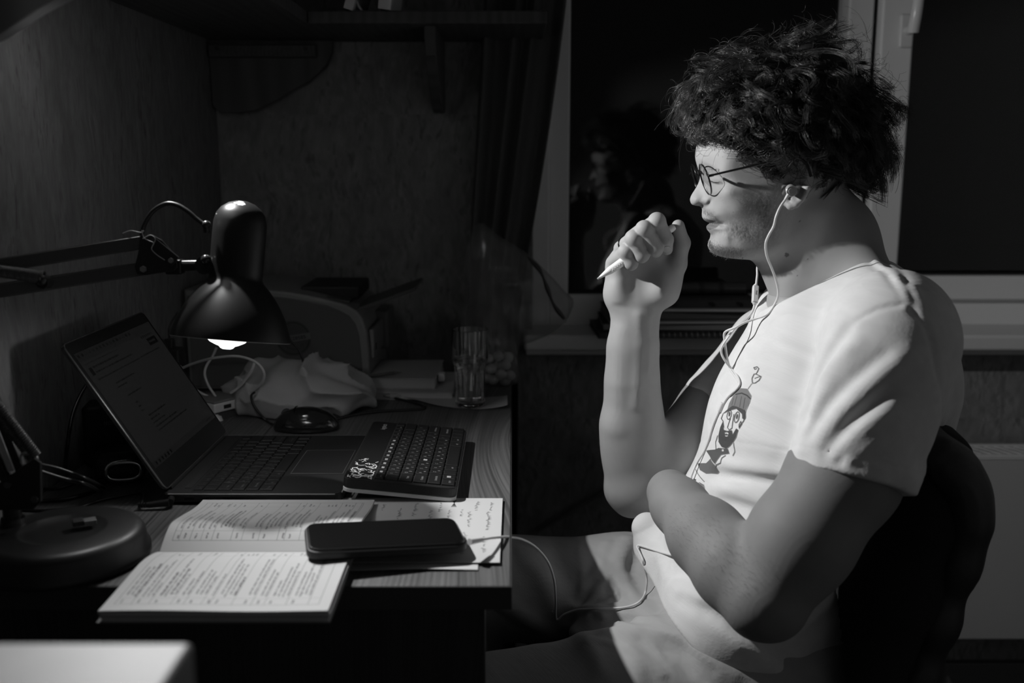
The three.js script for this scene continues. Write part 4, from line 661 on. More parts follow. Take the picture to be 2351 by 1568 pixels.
const TFOLDS = [
  [[[1398, 1246], [1378, 1300], [1336, 1352]], 2.4, 3.5], [[[1422, 1252], [1398, 1320], [1362, 1372], [1340, 1400]], 2.6, 3.5], [[[1440, 1330], [1405, 1370], [1350, 1418]], 2.2, 3.5], [[[1425, 1300], [1440, 1380], [1500, 1432]], -2.4, 4], [[[1380, 1340], [1420, 1400], [1470, 1425]], 2, 4], [[[1330, 1262], [1340, 1320], [1330, 1370]], 1.6, 4], [[[1310, 1410], [1380, 1412], [1440, 1440], [1520, 1500]], 2.2, 4], [[[1360, 1470], [1440, 1490], [1520, 1550]], 2, 4], [[[1480, 1450], [1560, 1480], [1640, 1540]], -2, 4],
  [[[1440, 1240], [1420, 1290], [1440, 1350], [1490, 1410]], 7, 8], [[[1465, 1260], [1450, 1310], [1480, 1370]], -6, 7], [[[1395, 1250], [1385, 1310], [1370, 1350]], 3, 6], [[[1410, 1330], [1440, 1390], [1500, 1430]], 4, 7], [[[1350, 1330], [1400, 1345], [1430, 1400]], -3, 8],
  [[[1270, 1250], [1290, 1310], [1320, 1360]], -3, 11], [[[1200, 1270], [1250, 1330], [1280, 1400]], 4, 10], [[[1150, 1380], [1210, 1420], [1270, 1460]], 5, 9], [[[1300, 1390], [1380, 1400], [1450, 1420]], 3, 7], [[[1300, 1440], [1350, 1480], [1380, 1540]], 3, 7],
  [[[1480, 1470], [1560, 1500], [1600, 1560]], -4, 9], [[[1400, 1450], [1480, 1450], [1540, 1470]], 3, 9], [[[1520, 1440], [1600, 1500], [1680, 1550]], 3, 8], [[[1450, 1500], [1470, 1560]], 2.5, 8],
].map(([l, a, w]) => ({ p: l.map(([x, y]) => hit(trousersBase, x, y, 0)).filter(Boolean), a: a / 1000, w: w / 1000 }));
TFOLDS.k = 2.5;
for (const f of TFOLDS) { f.lo = [0, 1, 2].map((k) => Math.min(...f.p.map((q) => q[k])) - 3 * f.w); f.hi = [0, 1, 2].map((k) => Math.max(...f.p.map((q) => q[k])) + 3 * f.w); }
function trousersF(x, y, z) {
  let d = trousersBase(x, y, z); if (d > 0.04) return d - 0.012;
  d -= foldAt(x, y, z, TFOLDS) + 0.003 * fbm(x * 16, y * 24, z * 20, 2) + 0.0004 * noise3(x * 70, y * 70, z * 80);
  return Math.max(d, plane(x, y, z, at(1990, 1420, -1.2), [0.6, 0.8, 0]));
}
// ---------------------------------------------------------------- meshing the person
const LOGT = [];
const skin = new THREE.MeshPhysicalMaterial({ roughness: 0.62, vertexColors: true, specularIntensity: 0.6 });
{
  const parts = [];
  parts.push(surfaceNets(headF, [0.222, 0.985, -1.405], [0.475, 1.355, -1.195], 0.0017));
  const neckBody = (x, y, z) => Math.min(smin(neckF(x, y, z), torsoF(x, y, z, -0.012), 0.03), 1);
  parts.push(surfaceNets((x, y, z) => Math.max(neckBody(x, y, z), y - 0.988), [0.18, 0.62, -1.5], [0.62, 0.992, -1.08], 0.007));
  const hy = at(1460, 742, -1.39)[1];
  parts.push(surfaceNets(rightF, [0.115, hy - 0.004, -1.45], [0.285, hy + 0.19, -1.315], 0.0013));
  parts.push(surfaceNets(rightF, [0.115, 0.61, -1.56], [0.46, hy, -1.33], 0.0035));
  parts.push(surfaceNets(armL, [0.15, 0.5, -1.42], [0.52, 1.06, -0.95], 0.0035));
  const g = mergeGeometries(parts.map((q) => { q = q.toNonIndexed ? q : q; return q; }), false);
  // stubble, lips, brows in vertex colour; shade painted at cheek hollow, mouth gap, nostril
  const p = g.attributes.position, c = new Float32Array(p.count * 3), S = 1722, q2 = (x, y, z) => toPx([x, y, z > ZH ? z : 2 * ZH - z]);
  const LIPS = [[[1620, 513], [1640, 514], [1654, 513], [1649, 519], [1641, 524], [1630, 527.5], [1620, 526]], [[1610, 501], [1622, 502.5], [1636, 506], [1650, 510], [1661, 514], [1645, 513], [1630, 513], [1616, 511]]];
  const lipIn = (P, x, y) => { let r = false; for (let a = 0, b = P.length - 1; a < P.length; b = a++) if ((P[a][1] > y) !== (P[b][1] > y) && x < (P[b][0] - P[a][0]) * (y - P[a][1]) / (P[b][1] - P[a][1]) + P[a][0]) r = !r; return r; };
  const spots = [[1806, 585, 4, 4], [1854, 594, 1.8, 1.6], [1830, 632, 1.6, 1.4], [1760, 590, 1.6, 1.2], [1683, 486, 1.2, 1], [1837, 508, 1, 1]];
  for (let i = 0; i < p.count; i++) {
    const x = p.getX(i), y = p.getY(i), z = p.getZ(i); let k = 0.335 * (1 + 0.05 * fbm(x * 90, y * 90, z * 90, 3));
    if (y > 0.98 && x > 0.2 && z > -1.45 && skullF(x, y, z) < 0.012 && Math.abs(z - ZH) < 0.1) {
      const t = q2(x, y, z), X = t[0], Y = t[1], n = fbm(X * 0.5, Y * 0.18, 3, 3);
      const g2 = (cx, cy, a, b, r = 0) => { const u = (X - cx) * Math.cos(r) + (Y - cy) * Math.sin(r), v = -(X - cx) * Math.sin(r) + (Y - cy) * Math.cos(r); return Math.exp(-((u / a) ** 2 + (v / b) ** 2)); };
      let s = 0.6 * g2(1752, 480, 26, 50, -0.2) + 0.85 * g2(1697, 531, 30, 20, 0.3) + 0.3 * g2(1740, 540, 40, 34) + 0.42 * g2(1632, 492, 17, 8, 0.6) + 0.5 * g2(1672, 580, 40, 12, 0.1) + 0.35 * g2(1632, 540, 8, 9) + 0.5 * g2(1790, 400, 26, 60, 0);  // stubble areas; the jaw patch also carries painted shade of the cheek hollow
      k *= 1 - clamp(s * (0.75 + 0.9 * n), 0, 0.72);
      if (lipIn(LIPS[0], X, Y)) k *= 0.42; else if (lipIn(LIPS[1], X, Y)) k *= 0.5; k *= 1 - 0.8 * g2(1646, 513, 17, 1.8, 0.07);  // lip colour, then shade of the gap between the lips painted in
      k *= 1 - 0.4 * g2(1612, 472, 4.5, 2, 0.1);  // painted shade in the nostril recess
      k *= 1 - 0.35 * g2(1628, 381, 20, 5, 0.38);
    }
    if (y < 0.98 && z > -1.27 && armL(x, y, z) < 0.01) k *= 0.66;                                     // near arm skin set darker than the rest
    const t = toPx([x, y, z]); if (y > 0.98 && z > ZH) for (const [a, b, u, v] of spots) { const e = ((t[0] - a) / u) ** 2 + ((t[1] - b) / v) ** 2; if (e < 1.5) k *= 0.35; }
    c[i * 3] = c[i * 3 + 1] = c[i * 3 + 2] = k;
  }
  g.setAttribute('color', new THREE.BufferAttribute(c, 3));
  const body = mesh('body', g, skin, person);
  // nail of the index finger, facing the camera
  const nq = hit(handF, 1530, 572, 0), nn = [0, 1, 2].map((i) => { const u = [0, 0, 0]; u[i] = 0.001; return handF(nq[0] + u[0], nq[1] + u[1], nq[2] + u[2]) - handF(nq[0] - u[0], nq[1] - u[1], nq[2] - u[2]); }), nv = V(nn).normalize();
  const nail = mesh('fingernail', new THREE.SphereGeometry(0.0056, 20, 14).scale(0.95, 1.25, 0.16).applyQuaternion(new THREE.Quaternion().setFromUnitVectors(new THREE.Vector3(0, 0, 1), nv)).translate(nq[0] + nv.x * 0.0002, nq[1] + nv.y * 0.0002, nq[2] + nv.z * 0.0002), std(0.38, 0.35), person);
}
const cloth = dataTex(512, 512, (u, v) => 0.5 + 0.4 * fbm(u * 120, v * 120, 4, 3)), clothTone = dataTex(256, 256, (u, v) => 0.94 + 0.07 * fbm(u * 22, v * 22, 9, 4));
const shirtMat = std(0.72, 0.92, { map: clothTone, bumpMap: cloth, bumpScale: 0.0002, sheen: 0.15, sheenRoughness: 0.6 }), trouserMat = std(0.42, 0.92, { map: clothTone, bumpMap: cloth, bumpScale: 0.00025 });
const clothUV = (g) => { const p = g.attributes.position, uv = new Float32Array(p.count * 2); for (let i = 0; i < p.count; i++) { uv[i * 2] = (p.getX(i) - p.getZ(i) * 0.7) * 5; uv[i * 2 + 1] = (p.getY(i) + p.getZ(i) * 0.2) * 5; } g.setAttribute('uv', new THREE.BufferAttribute(uv, 2)); return g; };
const shirtGeo = clothUV(surfaceNets(shirtF, [0.13, 0.5, -1.60], [0.63, 1.12, -0.95], 0.0028));
const shirt = mesh('t_shirt', shirtGeo, shirtMat, person);
const trousersGeo = clothUV(surfaceNets(trousersF, [-0.22, 0.07, -1.58], [0.52, 0.78, -0.98], 0.0042));
const trousers = mesh('trousers', trousersGeo, trouserMat, person);
// feet
for (const s of ['R', 'L']) { const a = SHIN[s][1], f = (x, y, z) => smax(smin(cap(x, y, z, [a[0] + 0.01, 0.055, a[2]], [a[0] - 0.17, 0.04, a[2]], 0.05, 0.038), cap(x, y, z, [a[0], 0.12, a[2]], [a[0], 0.06, a[2]], 0.045, 0.05), 0.03), 0.004 - y, 0.006); mesh('shoe', surfaceNets(f, [a[0] - 0.23, 0, a[2] - 0.08], [a[0] + 0.09, 0.16, a[2] + 0.08], 0.006), std(0.05, 0.7), person); }
// ---------------------------------------------------------------- printed and written matter
const flipV = (g) => { const u = g.attributes.uv; for (let i = 0; i < u.count; i++) u.setY(i, 1 - u.getY(i)); return g; };
function scribble(g, x, y, w, h, c = 90) {               // a few strokes of handwriting
  g.strokeStyle = gray(c); g.beginPath(); let px = x; g.moveTo(x, y);
  while (px < x + w) { const s = rr(h * 0.25, h * 0.6); g.quadraticCurveTo(px + s * 0.3, y - rr(0.2, 1) * h, px + s, y + rr(-0.25, 0.3) * h); px += s; if (rnd() < 0.16) { px += h * 0.6; g.moveTo(px, y); } }
  g.stroke();
}
const wordsRow = (g, x, y, w, h, c) => { let p = x; while (p < x + w - 6) { const k = Math.min(rr(10, 52), x + w - p); g.fillStyle = gray(c + rr(-18, 18)); for (let q = p; q < p + k; q += 7) g.fillRect(q, y - rr(0, h * 0.35), 5, h * rr(0.75, 1)); p += k + 9; } };
const pageTex = (s) => canvasTex(724, 1024, (g, W, H) => {
  seed = s; g.fillStyle = gray(246); g.fillRect(0, 0, W, H); g.lineWidth = 2; g.strokeStyle = gray(120);
  const x0 = 60, x1 = 666, c0 = 120, c1 = 585; g.strokeRect(x0, 46, x1 - x0, H - 100); g.strokeStyle = gray(175); g.beginPath(); g.moveTo(c0, 46); g.lineTo(c0, H - 54); g.moveTo(c1, 46); g.lineTo(c1, H - 54); g.stroke();
  let y = 46; while (y < H - 90) { const n = Math.floor(rr(1, 5)); for (let i = 0; i < n && y < H - 84; i++) { y += 21; const bold = rnd() < 0.12; wordsRow(g, c0 + 10 + rr(0, 30), y, rr(120, c1 - c0 - 60), bold ? 13 : 10, bold ? 70 : 128); if (i === 0) { wordsRow(g, x0 + 12, y, 32, 10, 120); if (rnd() < 0.7) wordsRow(g, c1 + 10, y, rr(20, 66), 10, 110); } else if (rnd() < 0.4) wordsRow(g, c1 + 10, y, rr(20, 60), 10, 130); } y += 12; g.strokeStyle = gray(rnd() < 0.5 ? 120 : 150); g.beginPath(); g.moveTo(x0, y); g.lineTo(x1, y); g.stroke(); y += 4; if (rnd() < 0.15) y += 30; }
});
const paperMat = (t, k = 0.52) => std(k, 0.85, { map: t, side: THREE.DoubleSide }), blank = std(0.52, 0.85, { side: THREE.DoubleSide });
{ // open book, its near half hanging over the desk end
  const t = thing('book', 'open paperback lying flat, its pages printed with tables, over the desk end', 'book', [-0.268, DY, -0.992], PI / 2);
  const Wn = 0.157, Wf = 0.15, L = 0.206;
  const near = (u) => 0.0046 + 0.0105 * Math.pow(Math.sin(Math.min(1, u * 2.6) * PI / 2), 0.8) - 0.0022 * sstep(0.35, 1, u), far = (u) => 0.0046 + 0.0175 * Math.sin(Math.min(1, u * 3.4) * PI / 2) * (1 - 0.74 * sstep(0.18, 0.95, u));
  mesh('page_block', sheet((u, v) => [-Wn * u - 0.0006, Math.max(0.0032, near(u) - 0.0004), L * (v - 0.5)], 36, 4, 0.0026).translate(0, -0.0002, 0), blank, t);
  mesh('page_block', sheet((u, v) => [Wf * u + 0.0006, Math.max(0.0031, far(u) - 0.0004), L * (v - 0.5)], 36, 4, 0.0024), blank, t);
  for (let i = 0; i < 6; i++) mesh('page', sheet((u, v) => [-(Wn - 0.0004 * ((i * 7) % 5)) * u - 0.0006, near(u) - 0.0012 - 0.0016 * i * sstep(0, 0.4, u), L * (v - 0.5) + 0.0006 * ((i * 3) % 4)], 24, 3, 0.0007), std(0.45 + 0.08 * (i % 3), 0.9), t);
  const pl = mesh('printed_page', flipV(sheet((u, v) => [-Wn * (1 - u) - 0.0005, near(1 - u) + 0.0001 + 0.0006 * Math.sin(v * 7) * (1 - u), L * (v - 0.5)], 44, 14)), paperMat(pageTex(11)), t);
  const pr = mesh('printed_page', flipV(sheet((u, v) => [Wf * u + 0.0005, far(u) + 0.0001, L * (v - 0.5)], 44, 8)), paperMat(pageTex(29)), t);
  mesh('cover', sheet((u, v) => [-Wn * 1.01 + (Wn + Wf) * 1.01 * u, 0.0011 + 0.0012 * sstep(0.5, 0, u) , (L + 0.004) * (v - 0.5)], 30, 2, 0.0008), std(0.12, 0.5), t);
}
const hand = (s, W, H) => canvasTex(W, H, (g) => {
  seed = s; g.fillStyle = gray(247); g.fillRect(0, 0, W, H); g.lineWidth = 2.6; g.lineCap = 'round';
  for (const [x, y, w, h] of [[80, 90, 200, 30], [330, 80, 130, 26], [90, 190, 120, 26], [260, 170, 60, 26], [70, 300, 300, 34], [420, 260, 150, 26], [90, 420, 210, 30], [380, 400, 190, 34], [600, 120, 120, 24], [640, 250, 140, 26], [90, 560, 240, 30], [400, 560, 120, 28], [110, 700, 300, 30], [520, 690, 140, 28], [640, 470, 120, 28], [80, 830, 200, 30], [380, 840, 260, 30], [640, 600, 90, 26], [90, 930, 220, 28], [480, 930, 160, 26], [560, 760, 180, 28], [90, 1020, 260, 30], [420, 1030, 200, 26], [640, 1060, 120, 26], [110, 1110, 180, 28], [380, 1120, 240, 26], [620, 880, 120, 24], [250, 980, 110, 24], [560, 990, 100, 24], [300, 770, 150, 26], [640, 1130, 130, 24]]) scribble(g, x, y, w, h, rr(60, 120));
  g.strokeStyle = gray(120); g.lineWidth = 2; g.beginPath(); g.ellipse(330, 860, 92, 62, 0, 0, 7); g.stroke(); g.beginPath(); g.moveTo(60, 360); g.lineTo(700, 352); g.moveTo(480, 60); g.lineTo(470, 330); g.stroke();
  g.fillStyle = gray(90); g.font = '54px serif'; g.fillText('8-4', 285, 878);
  g.strokeStyle = gray(60); g.lineWidth = 3; for (let i = 0; i < 5; i++) { g.beginPath(); g.moveTo(690, 930 + i * 6); g.lineTo(790, 950 - i * 5); g.stroke(); } for (let i = 0; i < 6; i++) { g.beginPath(); g.moveTo(300 + i * 22, 480); g.lineTo(318 + i * 22, 440); g.stroke(); }
});
{
  const s2 = thing('paper_sheet', 'blank paper sheet showing beneath the handwritten one by the phone', 'paper', [-0.176, DY + 0.0008, -1.056], PI / 2 + 0.012);
  mesh('sheet', sheet((u, v) => [0.21 * (u - 0.5), 0.0006 + 0.0016 * sstep(0.2, 0, u) * Math.sin(v * 6) ** 2, 0.28 * (v - 0.5)], 16, 24, 0.0004), blank, s2);
  const s1 = thing('paper_sheet', 'paper sheet covered with slanting handwriting under the phone', 'paper', [-0.1555, DY + 0.003, -1.066], PI / 2 - 0.006);
  mesh('sheet', flipV(sheet((u, v) => [0.198 * (u - 0.5), 0.0006, 0.287 * (v - 0.5)], 12, 16, 0.0004)), paperMat(hand(5, 820, 1180)), s1);
}
// ---------------------------------------------------------------- phone
{
  const t = thing('phone', 'black smartphone in a dark case lying on book and papers', 'phone', [-0.1335, DY + 0.0188, -0.9925]); t.rotation.set(0, 0.238, -0.045, 'YXZ');
  const R = (w, d, r) => { const p = []; for (const [sx, sz, a] of [[1, 1, 0], [-1, 1, PI / 2], [-1, -1, PI], [1, -1, 1.5 * PI]]) for (let i = 0; i <= 6; i++) { const b = a + i / 6 * PI / 2; p.push([sx * (w / 2 - r) + Math.cos(b) * r, sz * (d / 2 - r) + Math.sin(b) * r]); } return p; };
  const slab = (w, d, r, h, b) => new THREE.ExtrudeGeometry(shapeOf(R(w - 2 * b, d - 2 * b, r)), { depth: h - 2 * b, bevelEnabled: true, bevelSize: b, bevelThickness: b, bevelSegments: 3 }).rotateX(-PI / 2).translate(0, b, 0);
  mesh('case', slab(0.164, 0.08, 0.012, 0.0085, 0.002).translate(0, -0.0042, 0), std(0.012, 0.5), t);
  mesh('body', slab(0.16, 0.076, 0.011, 0.0042, 0.0018).translate(0, 0.0026, 0), std(0.02, 0.25, { metalness: 0.3 }), t);
  mesh('screen', slab(0.156, 0.072, 0.009, 0.0006, 0.0002).translate(0, 0.0065, 0), std(0.005, 0.22), t);
}
// ---------------------------------------------------------------- mouse
{
  const m = [-0.322, DY, -1.492], t = thing('mouse', 'glossy black computer mouse behind the laptop', 'mouse', m);
  const gl = std(0.012, 0.14, { clearcoat: 0.6 });
  const f = (x, y, z) => smax(ell(x, y, z, [0.004, 0.004, 0], [0.051, 0.033, 0.029]), 0.0015 - y, 0.003);
  const shell = (x, y, z) => Math.max(f(x, y, z), Math.abs(y - 0.017 - 0.1 * x) < 0.0008 ? 0.0005 : -1);
  mesh('body', surfaceNets(f, [-0.055, 0, -0.034], [0.06, 0.042, 0.034], 0.0022), gl, t);
  mesh('button', merge([tube([[-0.044, 0.0162, 0.0005], [-0.03, 0.027, 0.0005], [-0.01, 0.0355, 0.0005]], 0.0008, 20, 6), tube([[-0.012, 0.034, -0.015], [-0.012, 0.0362, 0], [-0.012, 0.034, 0.015]], 0.0008, 20, 6)]), std(0.003, 0.5), t);
  mesh('wheel', new THREE.CylinderGeometry(0.008, 0.008, 0.005, 20).rotateX(PI / 2).translate(-0.026, 0.0255, 0), std(0.03, 0.6), t);
  mesh('cable', tube([[-0.3655, DY + 0.007, -1.492], ...[[612, 966, 0.012], [592, 944, 0.022], [580, 925, 0.03], [577, 908, 0.038], [585, 900, 0.04]].map(([x, y, h]) => { const p = at(x, y, -1.515); return p; })].map((p) => [p[0] - m[0], p[1] - m[1], p[2] - m[2]]), 0.0019, 40, 8), std(0.01, 0.45), t);
  const c = thing('black_cable', 'black cable trailing over the desk from behind the mouse', 'cable');
  mesh('cord', tube([onY(770, 962, DY + 0.003), onY(820, 951, DY + 0.0025), onY(880, 944, DY + 0.0022), onY(940, 941, DY + 0.0022), onY(972, 938, DY + 0.0022), onY(966, 930, DY + 0.0022), onY(915, 916, DY + 0.0022), onY(880, 908, DY + 0.0022)], 0.0024, 70, 8), std(0.012, 0.5), c);
}
// ---------------------------------------------------------------- usb hub with its white leads, charger, lens-like speaker and the tangle by the wall
{
  const h = onY(500, 958, DY), t = thing('usb_hub', 'small two-tone hub box with a dark port beside the laptop screen', 'hub', [h[0] - 0.004, DY, h[2] - 0.012], -0.62);
  const lift = 0.012;
  mesh('lid', box(0.062, 0.004, 0.058, 0, lift + 0.018, 0, 0.0018), std(0.14, 0.5), t);
  mesh('shell', box(0.063, 0.016, 0.059, 0, lift + 0.009, 0, 0.003), std(0.5, 0.5), t);
  mesh('port', box(0.001, 0.006, 0.014, 0.0318, lift + 0.009, 0.004), std(0.005, 0.7), t);
  mesh('foot', box(0.05, lift, 0.045, 0, lift / 2, 0), std(0.05, 0.7), t);
  const white = std(0.42, 0.5), W = (name, label, pts, r = 0.0021) => { const o = thing(name, label, 'cable'); mesh('cord', tube(pts.map(([x, y, z]) => at(x, y, z)), r, pts.length * 10, 8), white, o); return o; };
  W('white_cable', 'pale cable looping high over the hub and crumpled bag', [[405, 852, -1.60], [440, 836, -1.58], [490, 822, -1.55], [545, 818, -1.535], [585, 830, -1.525], [605, 852, -1.52], [603, 876, -1.53], [580, 898, -1.55], [555, 912, -1.57], [540, 919, -1.575]]);
  W('white_cable', 'pale cable dropping from under the lamp in an upright loop', [[497, 798, -1.62], [488, 818, -1.62], [474, 840, -1.61], [470, 860, -1.60], [478, 884, -1.59], [490, 903, -1.585], [497, 914, -1.58]]);
  W('white_cable', 'pale cable running down from the charger to the hub', [[414, 840, -1.62], [416, 862, -1.61], [438, 886, -1.60], [465, 904, -1.59], [488, 914, -1.585]]);
  W('white_cable', 'pale cable lying slanted against the crumpled bag', [[585, 828, -1.55], [578, 850, -1.55], [560, 876, -1.56], [545, 892, -1.565], [530, 902, -1.57]], 0.0024);
  const j = thing('white_plug', 'white plug and black adapter at the laptop corner', 'plug');
  mesh('plug', merge([cylBetween(at(500, 958, -1.55), at(508, 978, -1.545), 0.006, 0.0065), cylBetween(at(490, 952, -1.55), at(506, 962, -1.55), 0.004, 0.004)]), std(0.5, 0.3), j);
  mesh('adapter', box(0.017, 0.011, 0.012, ...at(523, 980, -1.53), 0.002), black, j);
  mesh('cord', tube([[533, 979, -1.53], [550, 982, -1.525], [559, 990, -1.52], [552, 1000, -1.515]].map((p) => at(...p)), 0.002, 20, 8), white, j);
  const ch = thing('charger', 'black charger standing upright between screen and lamp shade', 'charger');
  const cp = at(400, 830, -1.64);
  mesh('body', box(0.026, 0.046, 0.03, cp[0], cp[1], cp[2], 0.003), black, ch);
  mesh('plug', box(0.014, 0.016, 0.016, cp[0] - 0.006, cp[1] + 0.031, cp[2], 0.002), black, ch);
  mesh('cord', tube([[cp[0] - 0.006, cp[1] + 0.038, cp[2]], [cp[0] - 0.004, cp[1] + 0.06, cp[2]], [cp[0] + 0.004, cp[1] + 0.08, cp[2] - 0.02]], 0.002, 16, 8), black, ch);
  mesh('prop', box(0.024, cp[1] - 0.023 - DY, 0.026, cp[0], (cp[1] - 0.023 + DY) / 2, cp[2], 0.002), black, ch);
  // round speaker with a chrome ring
  const sp = onY(246, 1122, DY), S = thing('speaker', 'black portable speaker with perforated end and bright chrome ring', 'speaker', [sp[0] + 0.006, DY, sp[2] - 0.03], 0);
  S.rotation.set(0, 0.25, 0);
  mesh('body', box(0.066, 0.042, 0.06, 0, 0.021, -0.012, 0.015), std(0.012, 0.4), S);
  const ring = []; for (let i = 0; i < 40; i++) { const a = i / 40 * 2 * PI; ring.push([Math.sign(Math.cos(a)) * Math.pow(Math.abs(Math.cos(a)), 0.7) * 0.0205 + 0.007, 0.019 + Math.sign(Math.sin(a)) * Math.pow(Math.abs(Math.sin(a)), 0.7) * 0.0115, 0.0185]); }
  mesh('chrome_ring', tube(ring, 0.0036, 160, 8, true), std(0.75, 0.12, { metalness: 1 }), S);
  mesh('cone', new THREE.SphereGeometry(0.02, 24, 12, 0, PI * 2, 0, PI / 2).rotateX(PI / 2).scale(0.9, 0.5, 0.35).translate(0.007, 0.019, 0.018), std(0.01, 0.6), S);
  const holes = []; for (let i = 0; i < 7; i++) for (let k = 0; k < 5; k++) holes.push(new THREE.CylinderGeometry(0.0011, 0.0011, 0.0006, 6).rotateZ(PI / 2).rotateY(-0.7).translate(-0.029 + k * 0.0022, 0.006 + i * 0.0042 + (k % 2) * 0.002, 0.006 + k * 0.0028));
  mesh('perforation', merge(holes), std(0.002, 0.9), S).userData.kind = 'stuff';
  const bx = thing('adapter_box', 'black box with small pale lettering against the wall behind the speaker', 'box', onY(250, 1085, DY), 0.2);
  const BX = mesh('body', box(0.07, 0.085, 0.05, 0.0, 0.0425, -0.05, 0.006), std(0.008, 0.5), bx);
  mesh('lettering', new THREE.PlaneGeometry(0.034, 0.009).translate(0.004, 0.062, -0.0247), std(1, 0.6, { map: canvasTex(256, 64, (g) => { g.fillStyle = gray(20); g.fillRect(0, 0, 256, 64); g.fillStyle = gray(95); g.font = 'bold 52px sans-serif'; g.textAlign = 'center'; g.textBaseline = 'middle'; g.fillText('NOKIA', 128, 34); }) }), bx);
  const cord = (label, pts, r = 0.0019) => { const o = thing('black_cable', label, 'cable'); mesh('cord', tube(pts, r, pts.length * 12, 8), std(0.012, 0.32), o); };
  cord('upper black cord of the bundle between lamp joint and speaker', [at(95, 1066, -1.06), at(130, 1074, -1.07), at(165, 1086, -1.08), at(205, 1102, -1.09), onY(240, 1120, DY + 0.004)]);
  cord('second black cord of the bundle sagging below the upper one', [at(95, 1082, -1.045), at(125, 1092, -1.055), at(160, 1102, -1.065), at(200, 1112, -1.075), onY(232, 1130, DY + 0.004)]);
  cord('black cord curling over the desk beside the lamp joint', [onY(60, 1118, DY + 0.003), onY(95, 1122, DY + 0.003), onY(130, 1122, DY + 0.003), onY(155, 1116, DY + 0.004), onY(180, 1106, DY + 0.006), onY(210, 1096, DY + 0.006)]);
  cord('thick black cord on the desk nearest the lamp base', [onY(60, 1150, DY + 0.003), onY(110, 1149, DY + 0.003), onY(150, 1146, DY + 0.003), onY(190, 1136, DY + 0.003), onY(225, 1124, DY + 0.003)], 0.0026);
  cord('black cord arching up the wall behind the laptop screen', [onY(150, 1080, DY + 0.003), [-0.565, 0.80, -1.22], [-0.565, 0.845, -1.25], [-0.56, 0.88, -1.31], [-0.55, 0.90, -1.38]], 0.0026);
  const lc = thing('black_cable', 'black cord hanging from the lamp shade over the bag', 'cable');
  mesh('cord', tube([[660, 779, -1.60], [675, 790, -1.60], [686, 803, -1.60], [694, 822, -1.60], [698, 842, -1.60]].map((p) => at(...p)), 0.0022, 40, 8), std(0.01, 0.4), lc);
}
// ---------------------------------------------------------------- crumpled fabric bag
{
  const t = thing('cloth_bag', 'crumpled pale fabric bag lying before the printer', 'bag');
  const z0 = -1.63, c = at(705, 890, z0), f0 = (x, y, z) => {
    let d = ell(x, y, z, [c[0] - 0.012, 0.778, z0], [0.118, 0.05, 0.082]);
    d = smin(d, cap(x, y, z, at(660, 872, z0 + 0.03), at(812, 832, z0 + 0.02), 0.03, 0.004), 0.03);
    d = smin(d, cap(x, y, z, at(700, 878, z0 + 0.05), at(800, 905, z0 + 0.06), 0.024, 0.016), 0.02);
    d = smin(d, cap(x, y, z, at(600, 845, z0 - 0.02), at(690, 845, z0 - 0.02), 0.026, 0.02), 0.02);
    d = smin(d, cap(x, y, z, at(592, 824, z0 - 0.02), at(610, 860, z0 - 0.02), 0.004, 0.02), 0.015);
    d = smin(d, cap(x, y, z, at(848, 918, z0 + 0.02), at(790, 930, z0 + 0.05), 0.004, 0.024), 0.03);
    d = smin(d, cap(x, y, z, at(560, 930, z0 + 0.05), at(650, 945, z0 + 0.07), 0.018, 0.02), 0.02);
    return d;
  };
  const f = (x, y, z) => { const w = 0.012 * fbm(x * 14, y * 14, z * 14, 2); const rid = (s) => 1 - Math.abs(noise3(x * s + 2.1 + w * 40, y * s * 1.1, z * s)); let d = f0(x, y, z) - 0.017 * Math.pow(rid(11), 4) - 0.008 * Math.pow(rid(24), 3) + 0.009; return smax(d, DY + 0.001 - y, 0.004); };
  mesh('fabric', clothUV(surfaceNets(f, [c[0] - 0.16, 0.745, z0 - 0.12], [c[0] + 0.15, 0.86, z0 + 0.13], 0.0028)), std(0.30, 0.9, { bumpMap: cloth, bumpScale: 0.0003 }), t);
}
